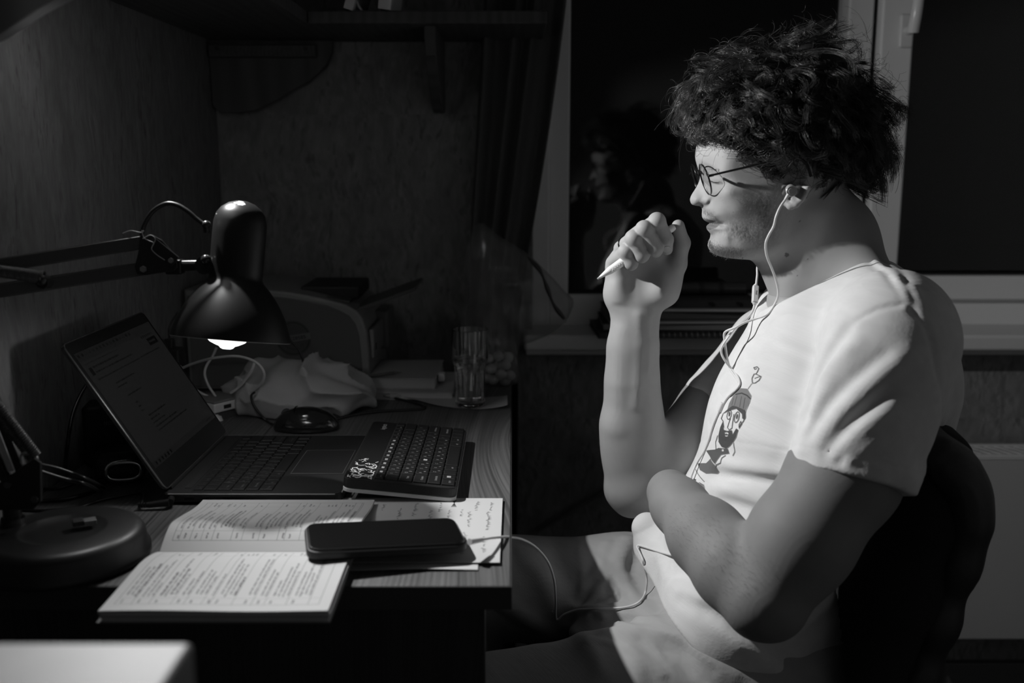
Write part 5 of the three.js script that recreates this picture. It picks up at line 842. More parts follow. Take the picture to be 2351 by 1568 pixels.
// ---------------------------------------------------------------- printer
{
  const t = thing('printer', 'pale desktop printer with a round sticker and raised tray', 'printer');
  const z1 = -1.745, z0 = -1.99, P = (l) => l.map(([x, y]) => { const p = at(x, y, z1); return [p[0], p[1]]; });
  const xl = WX + 0.012, top = P([[600, 672], [650, 676], [700, 684], [750, 695], [790, 706], [812, 718], [826, 736], [834, 762], [838, 800]]), xr = top[top.length - 1][0];
  const outline = [[xl, DY + 0.008], [xl, top[0][1]], ...top, [xr + 0.004, DY + 0.008]];
  mesh('body', extrude(outline, z1 - 0.012 - z0, 0.004).translate(0, 0, z0), std(0.2, 0.5), t);
  const inset = outline.map(([x, y], i) => [x - (x > -0.3 ? 0.010 : 0) + (x < -0.5 ? 0.004 : 0), y - (y > 0.8 ? 0.008 : -0.002)]);
  mesh('side_panel', extrude(inset, 0.004, 0.0015).translate(0, 0, z1 - 0.0105), std(0.09, 0.55), t);
  const rb = at(900, 760, -1.96);
  mesh('paper_feed_case', boxAt([xr - 0.02, DY + 0.05, -2.0], [rb[0], rb[1] + 0.05, -1.90], 0.006), std(0.12, 0.55), t);
  mesh('cover_flap', boxAt([xr + 0.002, DY + 0.055, -1.93], [xr + 0.012, top[7][1], z1 - 0.03], 0.004), std(0.2, 0.5), t);
  for (const [a, b] of [[xr - 0.03, z1 - 0.05], [xr - 0.03, -1.96], [xl + 0.03, z1 - 0.05], [xl + 0.03, -1.96]]) mesh('foot', new THREE.CylinderGeometry(0.011, 0.012, 0.009, 18).translate(a, DY + 0.0045, b), blackMatte, t);
  const tr = [at(835, 697, -1.82), at(962, 652, -1.82)];
  mesh('paper_tray', barBetween(tr[0], tr[1], 0.16, 0.006), std(0.06, 0.5), t);
  mesh('output_recess', boxAt([top[2][0] - 0.02, top[3][1] - 0.002, -1.95], [top[5][0], top[2][1] + 0.013, z1 - 0.06], 0.004), std(0.012, 0.6), t);
  mesh('scanner_lid', barBetween(at(640, 656, -1.86), at(820, 678, -1.86), 0.18, 0.005), std(0.07, 0.5), t);
  mesh('switch', box(0.0015, 0.013, 0.006, xr + 0.0125, top[8][1] - 0.006, -1.80, 0.0006), std(0.02, 0.5), t);
  const s = at(672, 778, z1), st = canvasTex(256, 256, (g) => { g.fillStyle = gray(112); g.fillRect(0, 0, 256, 256); g.strokeStyle = gray(70); g.lineWidth = 7; g.beginPath(); g.arc(128, 128, 114, 0, 7); g.stroke(); g.lineWidth = 4; g.beginPath(); g.arc(128, 128, 78, 0.5, 2.6); g.stroke(); g.save(); g.translate(128, 128); g.rotate(-0.16); g.fillStyle = gray(165); g.fillRect(-126, -24, 252, 48); g.fillStyle = gray(50); g.font = 'bold 36px sans-serif'; g.textAlign = 'center'; g.textBaseline = 'middle'; g.fillText('CE28585', 20, 2); g.restore(); });
  const cg = new THREE.CircleGeometry(0.032, 40).translate(s[0], s[1], z1 - 0.0045);
  mesh('sticker', cg, std(0.34, 0.6, { map: st }), t);
}
// ---------------------------------------------------------------- notebooks, pens, glass
function slabBook(name, label, category, a, b, y0, th, turn, cover, pages, group) {
  const cx = (a[0] + b[0]) / 2, cz = (a[1] + b[1]) / 2, w = Math.abs(b[0] - a[0]), d = Math.abs(b[1] - a[1]);
  const o = thing(name, label, category, [cx, y0, cz], turn, group), c = Math.min(0.0014, th * 0.2);
  mesh('cover', merge([box(w, c, d, 0, c / 2, 0, c * 0.3), box(w, c, d, 0, th - c / 2, 0, c * 0.3)]), cover, o);
  mesh('pages', box(w - 0.004, th - 2 * c, d - 0.004, 0, th / 2, 0), pages, o);
  return o;
}
{
  const pg = std(0.34, 0.9), pale = std(0.30, 0.7);
  slabBook('notepad', 'thin pad of pale paper under the grey notebook beside the glass', 'notepad', [-0.245, -1.69], [-0.105, -1.86], DY, 0.0125, 0.03, std(0.32, 0.8), std(0.4, 0.9));
  const nb = slabBook('notebook', 'pale grey hardback notebook lying in front of the printer feet', 'notebook', [-0.254, -1.715], [-0.133, -1.885], DY + 0.0128, 0.019, -0.02, pale, pg);
  mesh('elastic_tab', box(0.012, 0.015, 0.02, 0.066, 0.011, 0.03, 0.002), std(0.5, 0.7), nb);
  const pen = (label, a, b, r, g) => { const o = thing('pen', label, 'pen'); mesh('barrel', cylBetween(a, b, r, r * 0.92, 14), std(g, 0.4), o); const d = dirn(a, b); mesh('tip', cylBetween(b, b.map((v, i) => v + d[i] * 0.012), r * 0.92, r * 0.25, 14), std(g * 0.6, 0.4), o); };
  { const o = thing('pencil', 'dark pencil lying across the grey notebook', 'pencil'); const a = at(828, 866, -1.715), b = at(906, 856, -1.725); mesh('barrel', cylBetween(a, b, 0.0034, 0.0034, 6), std(0.05, 0.5), o); const d = dirn(a, b); mesh('tip', cylBetween(b, b.map((v, i) => v + d[i] * 0.013), 0.0034, 0.0006, 6), std(0.08, 0.6), o); }
  pen('fat pale marker lying along the front of the notepad', onY(1042, 901, DY + 0.0065), onY(895, 908, DY + 0.0065), 0.0064, 0.26);
  const gp = onY(1079, 938, DY), sheetT = thing('paper_slip', 'curled slip of paper under the water glass', 'paper');
  const A = onY(888, 907, DY), B = onY(1165, 918, DY), C = onY(1165, 940, DY), D = onY(985, 932, DY);
  mesh('sheet', sheet((u, v) => { const p = [0, 1, 2].map((k) => mixn(mixn(A[k], B[k], u), mixn(D[k], C[k], u), v)); return [p[0], DY + 0.0012 + 0.007 * Math.pow(u, 6) + 0.004 * Math.pow(1 - u, 5), p[2] + 0.012 * v * Math.sin(u * PI)]; }, 30, 10, 0.0004), std(0.34, 0.85), sheetT);
  const g = thing('drinking_glass', 'fluted drinking glass half full of water', 'glass', [gp[0], DY + 0.0018, gp[2] - 0.012]);
  const Ht = 0.132, prof = [[0.0001, 0], [0.021, 0], [0.0245, 0.002], [0.0252, 0.006], [0.0258, 0.06], [0.0272, 0.070], [0.0302, 0.079], [0.0306, 0.084], [0.0305, Ht - 0.001], [0.0298, Ht], [0.0288, Ht - 0.001], [0.0285, 0.085], [0.0255, 0.075], [0.0238, 0.066], [0.0228, 0.014], [0.018, 0.0105], [0.0001, 0.0098]];
  const lg = lathe(prof, 72), p = lg.attributes.position;
  for (let i = 0; i < p.count; i++) { const x = p.getX(i), y = p.getY(i), z = p.getZ(i), a = Math.atan2(z, x), r = Math.hypot(x, z); if (r > 0.0244 && y > 0.003 && y < 0.074) { const k = 1 - 0.045 * Math.abs(Math.sin(a * 6)) * sstep(0.074, 0.064, y); p.setX(i, x * k); p.setZ(i, z * k); } }
  lg.computeVertexNormals();
  mesh('tumbler', lg, std(1, 0.0, { transmission: 1, thickness: 0.004, ior: 1.5 }), g);
  mesh('water', lathe([[0.0001, 0.0102], [0.0176, 0.0108], [0.0226, 0.0142], [0.0236, 0.066], [0.0252, 0.0745], [0.0264, 0.0785], [0.0258, 0.0779], [0.0001, 0.0778]], 60), std(1, 0.0, { transmission: 1, thickness: 0.02, ior: 1.33 }), g);
}
// ---------------------------------------------------------------- clear film bags by the curtain
{
  const film = std(0.82, 0.16, { transmission: 0.93, ior: 1.35, side: THREE.DoubleSide, specularIntensity: 1.2 });
  const pillow = (outline, z, bulge, s) => {
    const pts = outline.map(([x, y]) => at(x, y, z)), c = [0, 1].map((k) => pts.reduce((a, p) => a + p[k], 0) / pts.length), cv = new THREE.CatmullRomCurve3(pts.map((p) => new THREE.Vector3(p[0], p[1], 0)), true, 'catmullrom', 0.4), NA = 90, NR = 22, pos = [], idx = [], uv = [];
    const ring = cv.getSpacedPoints(NA);
    for (const side of [1, -1]) { const b = pos.length / 3; for (let r = 0; r <= NR; r++) for (let a = 0; a <= NA; a++) { const k = r / NR, q = ring[a % NA], x = mixn(c[0], q.x, k), y = mixn(c[1], q.y, k), rid = 1 - Math.abs(noise3(x * s + side * 3, y * s * 0.7, side)), r2 = 1 - Math.abs(noise3(x * s * 2.3, y * s * 2.1 + side * 5, 4)); pos.push(x, y, z + side * (bulge * Math.sqrt(Math.max(0, 1 - k * k)) * (0.75 + 0.3 * rid * rid) + 0.01 * r2 * r2 * (1 - k * k))); uv.push(x, y); } for (let r = 0; r < NR; r++) for (let a = 0; a < NA; a++) { const i = b + r * (NA + 1) + a, j = i + NA + 1; side > 0 ? idx.push(i, j, j + 1, i, j + 1, i + 1) : idx.push(i, j + 1, j, i, i + 1, j + 1); } }
    const g = new THREE.BufferGeometry(); g.setAttribute('position', new THREE.Float32BufferAttribute(pos, 3)); g.setAttribute('uv', new THREE.Float32BufferAttribute(uv, 2)); g.setIndex(idx); g.computeVertexNormals(); return g;
  };
  const z = -1.875, t = thing('plastic_bag', 'large crumpled clear plastic bag standing against the dark curtain', 'bag');
  mesh('film', pillow([[1096, 512], [1150, 545], [1205, 578], [1262, 630], [1296, 668], [1318, 692], [1298, 742], [1262, 768], [1225, 784], [1190, 800], [1186, 868], [1140, 872], [1090, 868], [1062, 800], [1058, 722], [1072, 690], [1066, 600]], z, 0.045, 16), film, t);
  mesh('gathered_seam', tube([[1212, 590], [1240, 622], [1256, 660], [1272, 700], [1296, 732]].map((p) => at(p[0], p[1], z + 0.038)), (k) => 0.0025 + 0.002 * Math.sin(k * 9) ** 2, 40, 7), std(0.02, 0.4), t);
  const z2 = -1.80, b = thing('sweets_bag', 'small clear bag of round pale sweets behind the water glass', 'bag');
  mesh('film', pillow([[1105, 800], [1140, 792], [1176, 806], [1190, 840], [1188, 878], [1150, 890], [1112, 884], [1100, 850]], z2, 0.03, 24), film, b);
  const sw = new THREE.SphereGeometry(0.0105, 16, 12).scale(1, 0.85, 1), sm = std(0.34, 0.4);
  for (const [x, y, dz] of [[1122, 824, 0], [1144, 818, 0.004], [1160, 838, 0.006], [1128, 846, 0.01], [1150, 860, 0.012], [1170, 862, 0.002], [1118, 868, 0], [1142, 838, -0.012], [1166, 820, -0.008], [1132, 872, 0.008], [1160, 874, -0.004]]) { const m = mesh('sweet', sw, sm, b); m.position.set(...at(x, y, z2 + dz)); m.rotation.set(rr(0, 3), rr(0, 3), 0); }
}
// ---------------------------------------------------------------- stack on the windowsill
{
  const y0 = 0.8165, pgs = std(0.5, 0.9), dark = std(0.02, 0.5), x0 = at(1372, 760, -1.96)[0], B = (name, label, cat, dx, z0, w, d, y, th, turn, cov, pg) => slabBook(name, label, cat, [x0 + dx, z0 - d], [x0 + dx + w, z0], y, th, turn, cov, pg);
  let y = y0;
  const sn = B('spiral_notebook', 'dark spiral notebook at the bottom of the pile on the windowsill', 'notebook', -0.004, -1.925, 0.31, 0.17, y, 0.012, 0.03, dark, std(0.06, 0.9)); y += 0.0124;
  { const rings = []; for (let i = 0; i < 26; i++) rings.push(new THREE.TorusGeometry(0.0065, 0.0009, 5, 12).rotateY(PI / 2).translate(-0.14 + i * 0.0112, 0.006, 0.085)); mesh('spiral', merge(rings), std(0.3, 0.3, { metalness: 0.8 }), sn).userData.kind = 'stuff'; }
  B('exercise_book', 'thick dark exercise book with pale page edges above the spiral notebook', 'book', 0.01, -1.94, 0.30, 0.16, y, 0.014, -0.02, dark, std(0.22, 0.9)); y += 0.0144;
  B('magazine', 'magazine with bright page edge in the middle of the windowsill pile', 'magazine', 0.02, -1.935, 0.29, 0.16, y, 0.006, 0.015, std(0.2, 0.4), pgs); y += 0.0064;
  B('textbook', 'dark textbook between the two bright magazines on the windowsill', 'book', 0.018, -1.945, 0.28, 0.15, y, 0.017, 0.04, dark, std(0.1, 0.9)); y += 0.0174;
  B('magazine', 'second pale magazine near the top of the windowsill pile', 'magazine', 0.03, -1.94, 0.28, 0.15, y, 0.006, -0.025, std(0.3, 0.5), pgs); y += 0.0064;
  const rb = B('ring_binder', 'dark flat binder with round rivets topping the windowsill pile', 'binder', 0.04, -1.945, 0.27, 0.15, y, 0.019, 0.01, std(0.03, 0.5), std(0.03, 0.8)); y += 0.0194;
  for (const dx of [-0.1, -0.03, 0.045, 0.1]) mesh('rivet', new THREE.CylinderGeometry(0.004, 0.004, 0.003, 14).rotateX(PI / 2).translate(dx, 0.009, 0.0765), std(0.006, 0.4), rb);
  const tb = thing('tube_case', 'shiny banded tube lying on top of the windowsill pile', 'case', [x0 + 0.19, y + 0.0135, -2.0]);
  mesh('tube', new THREE.CylinderGeometry(0.013, 0.013, 0.22, 28).rotateZ(PI / 2), std(0.08, 0.2, { metalness: 0.5 }), tb);
  for (const dx of [-0.085, -0.03, 0.02, 0.06]) mesh('band', new THREE.CylinderGeometry(0.0136, 0.0136, 0.008, 28).rotateZ(PI / 2).translate(dx, 0, 0), std(0.015, 0.5), tb);
}
{ const o = thing('wall_cable', 'thin grey cable sagging along the dark wall under the windowsill', 'cable'); mesh('cord', tube([[1230, 1222], [1300, 1180], [1350, 1150], [1400, 1124], [1480, 1100]].map((p) => at(p[0], p[1], WZ + 0.012)), 0.004, 40, 8), std(0.12, 0.6), o); }
// ---------------------------------------------------------------- glasses
{
  const t = thing('glasses', 'thin dark round glasses worn by the person', 'glasses');
  const fr = std(0.008, 0.22), c0 = at(1619.5, 412, -1.267), up = [-0.315, 0.949, 0], R = 0.0202;
  const glass = std(0.86, 0.0, { transmission: 1, ior: 1.5, specularIntensity: 0.8 });
  const pt = (s, a, k = 1) => { const lat = Math.cos(a) * R * 1.04 * k, v = Math.sin(a) * R * k; return [c0[0] + up[0] * v + 0.04 * Math.max(0, lat), c0[1] + up[1] * v, ZH + s * (0.033 + lat)]; };
  for (const s of [1, -1]) {
    const lx = V(pt(s, 0)).sub(V(pt(s, 0, 0))).normalize(), ly = V(up), lz = new THREE.Vector3().crossVectors(lx, ly).normalize();
    mesh('rim', new THREE.TorusGeometry(R, 0.00026, 10, 90).scale(1.04, 1, 4.2).applyMatrix4(new THREE.Matrix4().makeBasis(lx, ly, lz)).translate(...pt(s, 0, 0)), fr, t);
    const pos = [], idx = [], c = pt(s, 0, 0); pos.push(c[0] - 0.0012, c[1], c[2]); for (let i = 0; i <= 48; i++) pos.push(...pt(s, i / 48 * 2 * PI, 0.97)); for (let i = 0; i < 48; i++) idx.push(0, i + 1, i + 2);
    const g = new THREE.BufferGeometry(); g.setAttribute('position', new THREE.Float32BufferAttribute(pos, 3)); g.setIndex(idx); g.computeVertexNormals(); mesh('lens', g, glass, t);
    const e = pt(s, 0.42, 1.02), ez = s > 0 ? -1.2365 : 2 * ZH + 1.2365, h = at(1629, 403.5, -1.2365), q = (x, y, z) => { const p = at(x, y, z); return s > 0 ? p : [p[0], p[1], 2 * ZH - p[2]]; };
    mesh('hinge', tube([e, [h[0] - 0.001, h[1], ez], [h[0] + 0.005, h[1] + 0.001, ez]], 0.0017, 16, 8), fr, t);
    mesh('temple', tube([[h[0], h[1], ez], q(1680, 391.5, -1.2275), q(1740, 378, -1.2215), q(1800, 364, -1.2195), q(1832, 362, -1.2175), q(1852, 378, -1.219), q(1862, 405, -1.221)], (k) => 0.0013 + 0.0006 * k, 80, 8), fr, t);
  }
  const b0 = pt(1, PI - 0.35), b1 = pt(-1, PI - 0.35); mesh('bridge', tube([b0, [b0[0] - 0.002, b0[1] + 0.004, ZH + 0.006], [b0[0] - 0.002, b0[1] + 0.004, ZH - 0.006], b1], 0.0014, 24, 8), fr, t);
}
// ---------------------------------------------------------------- earphones
{
  const t = thing('earphones', 'white wired in-ear headphones with inline remote, worn by the person', 'earphones');
  const w = std(0.72, 0.42), r = 0.00155;
  for (const s of [1, -1]) {
    const m = (p) => (s > 0 ? p : [p[0], p[1], 2 * ZH - p[2]]), c = at(1815, 438.5, -1.2165), d = at(1808, 449, -1.207), e = at(1803, 458, -1.206);
    const bud = mesh('earbud', merge([cylBetween(m([c[0] + 0.002, c[1] + 0.002, c[2] - 0.008]), m([c[0], c[1], c[2] + 0.0045]), 0.0062, 0.0069, 28), cylBetween(m([c[0], c[1], c[2] + 0.0045]), m([c[0], c[1], c[2] + 0.0058]), 0.0069, 0.0060, 28), cylBetween(m([c[0] - 0.0006, c[1], c[2] + 0.0056]), m([c[0] - 0.0006, c[1], c[2] + 0.0064]), 0.0036, 0.0034, 24)]), std(0.38, 0.35), t);
    mesh('stem', cylBetween(m([d[0] + 0.001, d[1] + 0.001, d[2]]), m(e), 0.0023, 0.0017, 14), w, t);
  }
  const bothF = (x, y, z) => Math.min(shirtF(x, y, z), trousersF(x, y, z)), T = (px, py, z) => { const h = hit(bothF, px, py, 0.004), p = at(px, py, z); return h && h[2] > p[2] ? h : p; }, S = (px, py, lift = 0.0035) => hit(shirtF, px, py, lift) ?? at(px, py, -1.29), Q = (px, py, z) => { const h = hit(shirtF, px, py, 0.0035), p = at(px, py, z); return h && h[2] > p[2] ? h : p; };
  mesh('cable', tube([at(1803, 458, -1.206), at(1791, 476, -1.204), at(1782, 497, -1.203), at(1776, 520, -1.206), at(1765, 540, -1.21), at(1758, 560, -1.216), at(1761, 588, -1.225), at(1774, 621, -1.236), Q(1783, 647, -1.244), Q(1787, 673, -1.25), Q(1781, 694, -1.256), Q(1763, 720, -1.264), Q(1737, 731, -1.27), Q(1711, 740, -1.274), Q(1690, 751, -1.275), Q(1668, 760, -1.283), Q(1662.5, 768, -1.286), Q(1664, 784, -1.286), Q(1669, 820, -1.285), Q(1677, 848, -1.283), S(1692, 870), S(1697, 884), S(1688, 897), S(1672, 911), Q(1664, 922, -1.29), Q(1657, 934, -1.292)], r, 260, 8), w, t);
  mesh('cable', tube([Q(1803, 458, 2 * ZH + 1.206), Q(1790, 500, -1.38), Q(1765, 560, -1.365), Q(1741, 605, -1.345), Q(1738.5, 632, -1.335), Q(1736, 655, -1.328), Q(1732, 700, -1.318), Q(1724.5, 720, -1.31), Q(1711, 736, -1.30), Q(1690, 752, -1.288), at(1675, 770, -1.284), at(1659, 794, -1.284), at(1656, 809, -1.284), at(1664, 827, -1.282), at(1683, 851, -1.28), S(1694, 866), S(1698, 882), S(1690, 894), S(1674, 909), at(1665, 920, -1.29), at(1657, 934, -1.292)], r, 240, 8), w, t);
  const a = at(1736, 652, -1.329), b = at(1731.5, 700, -1.318), md = [0, 1, 2].map((k) => (a[k] + b[k]) / 2), rm = mesh('remote', merge([cylBetween(a, [a[0] - 0.0008, a[1] - 0.004, a[2]], 0.002, 0.0042, 16), barBetween([a[0] - 0.0006, a[1] - 0.003, a[2]], [b[0] + 0.0006, b[1] + 0.003, b[2]], 0.0085, 0.0075), cylBetween([b[0] + 0.0008, b[1] + 0.004, b[2]], b, 0.0042, 0.002, 16)]), std(0.66, 0.4), t);
  mesh('lettering', barBetween([md[0] + 0.001, md[1] + 0.006, md[2] + 0.0044], [md[0] - 0.0006, md[1] - 0.006, md[2] + 0.0044], 0.0004, 0.0016), std(0.25, 0.5), rm);
  mesh('splitter', cylBetween(Q(1660, 925, -1.285), Q(1651, 945, -1.285), 0.0031, 0.0036, 16), w, t);
  mesh('cable', tube([Q(1651, 945, -1.285), Q(1638, 975, -1.292), Q(1627, 1012, -1.29), Q(1617, 1036, -1.287), Q(1601, 1061, -1.284), Q(1591, 1083, -1.28), at(1586.5, 1099, -1.277), at(1591, 1114, -1.272), at(1603, 1128, -1.266), at(1618, 1142, -1.262), at(1640, 1180, -1.25), at(1640, 1230, -1.235), at(1600, 1268, -1.235), S(1556, 1275), S(1525, 1270), S(1490, 1259), S(1466, 1252, 0.004), ...[[1463, 1257], [1470, 1272], [1477, 1290], [1483, 1315], [1485, 1340], [1481, 1362], [1472, 1378], [1455, 1389], [1430, 1395], [1400, 1397], [1370, 1398]].map(([x, y], k, l) => { const z = mixn(S(1466, 1252)[2] + 0.004, T(1350, 1399, -1.3)[2] + 0.004, k / l.length), h = hit(bothF, x, y, 0.006); return h && h[2] > z ? h : at(x, y, z); }), T(1345, 1399, -1.3), T(1325, 1400, -1.305), T(1296, 1410, -1.315), T(1280, 1423, -1.32), T(1276, 1410, -1.318), T(1276, 1375, -1.30), T(1272, 1330, -1.265), T(1258, 1290, -1.22), at(1232, 1258, -1.16), at(1200, 1239, -1.10), at(1165, 1233, -1.045), at(1130, 1235, -1.01), at(1100, 1240, -0.985)], r, 420, 8), w, t);
  mesh('plug', cylBetween(at(1106, 1239, -0.99), at(1078, 1244, -0.972), 0.0026, 0.0034, 16), w, t);
}
// ---------------------------------------------------------------- pen and ring in the raised hand
{
  const t = thing('pen', 'white pen gripped in the raised fist', 'pen');
  const a = hp(1371.5, 640.5, 0.050, 0), b = hp(1548, 520.5, 0.030, 0), L = (k) => [0, 1, 2].map((i) => a[i] + (b[i] - a[i]) * k), w = std(0.8, 0.3);
  mesh('barrel', merge([cylBetween(L(0.03), L(0.16), 0.0016, 0.0052, 24), cylBetween(L(0.16), L(0.34), 0.0052, 0.0060, 24), cylBetween(L(0.34), L(0.97), 0.0060, 0.0050, 24), cylBetween(L(0.97), L(1.0), 0.0050, 0.0044, 24)]), w, t);
  mesh('tip', cylBetween(L(0), L(0.035), 0.0010, 0.0017, 16), std(0.6, 0.3, { metalness: 0.5 }), t);
  const dots = []; for (let k = 0; k < 5; k++) for (let q = 0; q < 2; q++) { const p = L(0.19 + k * 0.028); dots.push(new THREE.SphereGeometry(0.0008, 8, 6).translate(p[0] + 0.001 * q, p[1] - 0.002 + 0.002 * q, p[2] + 0.0053)); }
  mesh('grip_dot', merge(dots), w, t).userData.kind = 'stuff';
  const rg = thing('ring', 'thin dark ring on the raised hand', 'ring'), p0 = FINGERS[1][0], p1 = FINGERS[1][1], d = dirn(p0, p1), c = p0.slice(0, 3).map((v, i) => v + (p1[i] - v) * 0.42);
  const tor = new THREE.TorusGeometry(0.0112, 0.0011, 10, 40).applyQuaternion(new THREE.Quaternion().setFromUnitVectors(new THREE.Vector3(0, 0, 1), V(d))).translate(...c); mesh('band', tor, std(0.015, 0.25, { metalness: 0.5 }), rg);
}
// ---------------------------------------------------------------- office chair
{
  const t = thing('office_chair', 'black office chair with padded back, the person sitting in it', 'chair'), fab = std(0.0065, 0.95, { bumpMap: cloth, bumpScale: 0.0006 }), pl = std(0.016, 0.5);
  const zc = -1.29, ch = (l) => l.map(([x, y, r]) => { const p = at(x, y, -1.10); return [p[0] + 0.004, p[1], zc, r]; });
  const cu = ch([[2202, 1080, 0.040], [2168, 1190, 0.054], [2088, 1360, 0.066], [2008, 1540, 0.066], [1985, 1610, 0.06]]), shp = ch([[2180, 1036, 0.020], [2222, 1078, 0.020], [2248, 1135, 0.020], [2250, 1200, 0.020], [2226, 1290, 0.020], [2180, 1420, 0.020], [2135, 1545, 0.020], [2110, 1620, 0.02]]);
  const slabF = (c, hw) => (x, y, z) => { const q = Math.max(0, Math.abs(z - zc) - hw), bow = 0.55 * (z - zc) ** 2; let d = 1; for (let i = 0; i + 1 < c.length; i++) d = smin(d, cap(x + bow, y, zc + q, c[i], c[i + 1], c[i][3], c[i + 1][3]), 0.035); return d * 0.9; };
  mesh('backrest', surfaceNets(slabF(cu, 0.165), [0.38, 0.44, zc - 0.25], [0.68, 0.92, zc + 0.25], 0.006), fab, t);
  mesh('backrest_shell', surfaceNets(slabF(shp, 0.20), [0.40, 0.44, zc - 0.25], [0.72, 0.94, zc + 0.25], 0.006), pl, t);
  const sf = (x, y, z) => { const a = Math.max(0, Math.abs(x - 0.255) - 0.185), b = Math.max(0, Math.abs(z - zc) - 0.185), c = Math.max(0, Math.abs(y - 0.425) - 0.008); return Math.hypot(a, b, c) - 0.032; };
  mesh('seat', surfaceNets(sf, [0.0, 0.36, zc - 0.26], [0.52, 0.5, zc + 0.26], 0.008), fab, t);
  mesh('seat_pan', box(0.34, 0.018, 0.34, 0.255, 0.378, zc, 0.006), pl, t);
  mesh('backrest_bracket', tube([[0.36, 0.372, zc], [0.52, 0.38, zc], [0.545, 0.44, zc], [0.56, 0.56, zc]], 0.018, 40, 10), pl, t);
  mesh('column', merge([cylBetween([0.26, 0.09, zc], [0.26, 0.37, zc], 0.018), cylBetween([0.26, 0.09, zc], [0.26, 0.24, zc], 0.026)]), pl, t);
  for (let i = 0; i < 5; i++) { const a = i / 5 * 2 * PI + 0.3, e = [0.26 + Math.cos(a) * 0.28, 0.075, zc + Math.sin(a) * 0.28]; mesh('base_arm', barBetween([0.26, 0.105, zc], e, 0.035, 0.028, [0, 1, 0]), pl, t); const w = mesh('caster', merge([cylBetween([e[0] - 0.012 * Math.sin(a), 0.027, e[2] + 0.012 * Math.cos(a)], [e[0] + 0.012 * Math.sin(a), 0.027, e[2] - 0.012 * Math.cos(a)], 0.026), cylBetween([e[0], 0.03, e[2]], [e[0], 0.08, e[2]], 0.007)]), pl, t); }
}
// ---------------------------------------------------------------- hair, brows, stubble
seed = 4242;
const inPoly = (P, x, y) => { let r = false; for (let a = 0, b = P.length - 1; a < P.length; b = a++) if ((P[a][1] > y) !== (P[b][1] > y) && x < (P[b][0] - P[a][0]) * (y - P[a][1]) / (P[b][1] - P[a][1]) + P[a][0]) r = !r; return r; };
const HALL = [[1613, 316], [1592, 320], [1566, 303], [1552, 270], [1547, 235], [1556, 200], [1575, 172], [1600, 150], [1625, 128], [1665, 110], [1700, 100], [1745, 97], [1780, 88], [1810, 72], [1850, 62], [1890, 60], [1925, 70], [1950, 85], [1975, 110], [1992, 140], [2015, 175], [2045, 205], [2070, 240], [2068, 270], [2045, 300], [2058, 330], [2055, 370], [2040, 410], [2035, 450], [2015, 480], [2005, 505], [1970, 525], [1945, 515], [1920, 500], [1890, 495], [1868, 472], [1870, 420], [1864, 385], [1850, 362], [1828, 362], [1815, 385], [1800, 416], [1768, 424], [1745, 398], [1725, 363], [1695, 338], [1655, 325]];
const SCALP = [[1600, 314], [1640, 316], [1690, 330], [1722, 352], [1742, 385], [1762, 412], [1792, 408], [1806, 382], [1822, 356], [1850, 350], [1870, 372], [1876, 420], [1870, 470], [1890, 512], [1930, 540], [2000, 540], [2100, 300], [1900, 100], [1650, 100], [1560, 250]];
const HC = H2(1775, 325), HPX = [1775, 325], RZ_ENV = 0.122;
const envT = (() => { const T = new Float32Array(361); for (let k = 0; k <= 360; k++) { const a = k / 360 * 2 * PI; let r = 40; while (r < 420 && (inPoly(HALL, HPX[0] + Math.cos(a) * r, HPX[1] - Math.sin(a) * r) || r < 45)) r += 1.5; T[k] = r / 1722; } return T; })();
const env2 = (a) => { let k = a / (2 * PI) * 360; k = ((k % 360) + 360) % 360; const i = k | 0; return mixn(envT[i], envT[Math.min(360, i + 1)], k - i); };
function envR(d) { const q = Math.hypot(d[0], d[1]), R = env2(Math.atan2(d[1], d[0])); return 1 / Math.sqrt((q * q) / (R * R) + (d[2] * d[2]) / (RZ_ENV * RZ_ENV)); }
const hairMat = new THREE.MeshPhysicalMaterial({ roughness: 0.27, specularIntensity: 1.0 }); hairMat.color.setRGB(0.045, 0.045, 0.045);
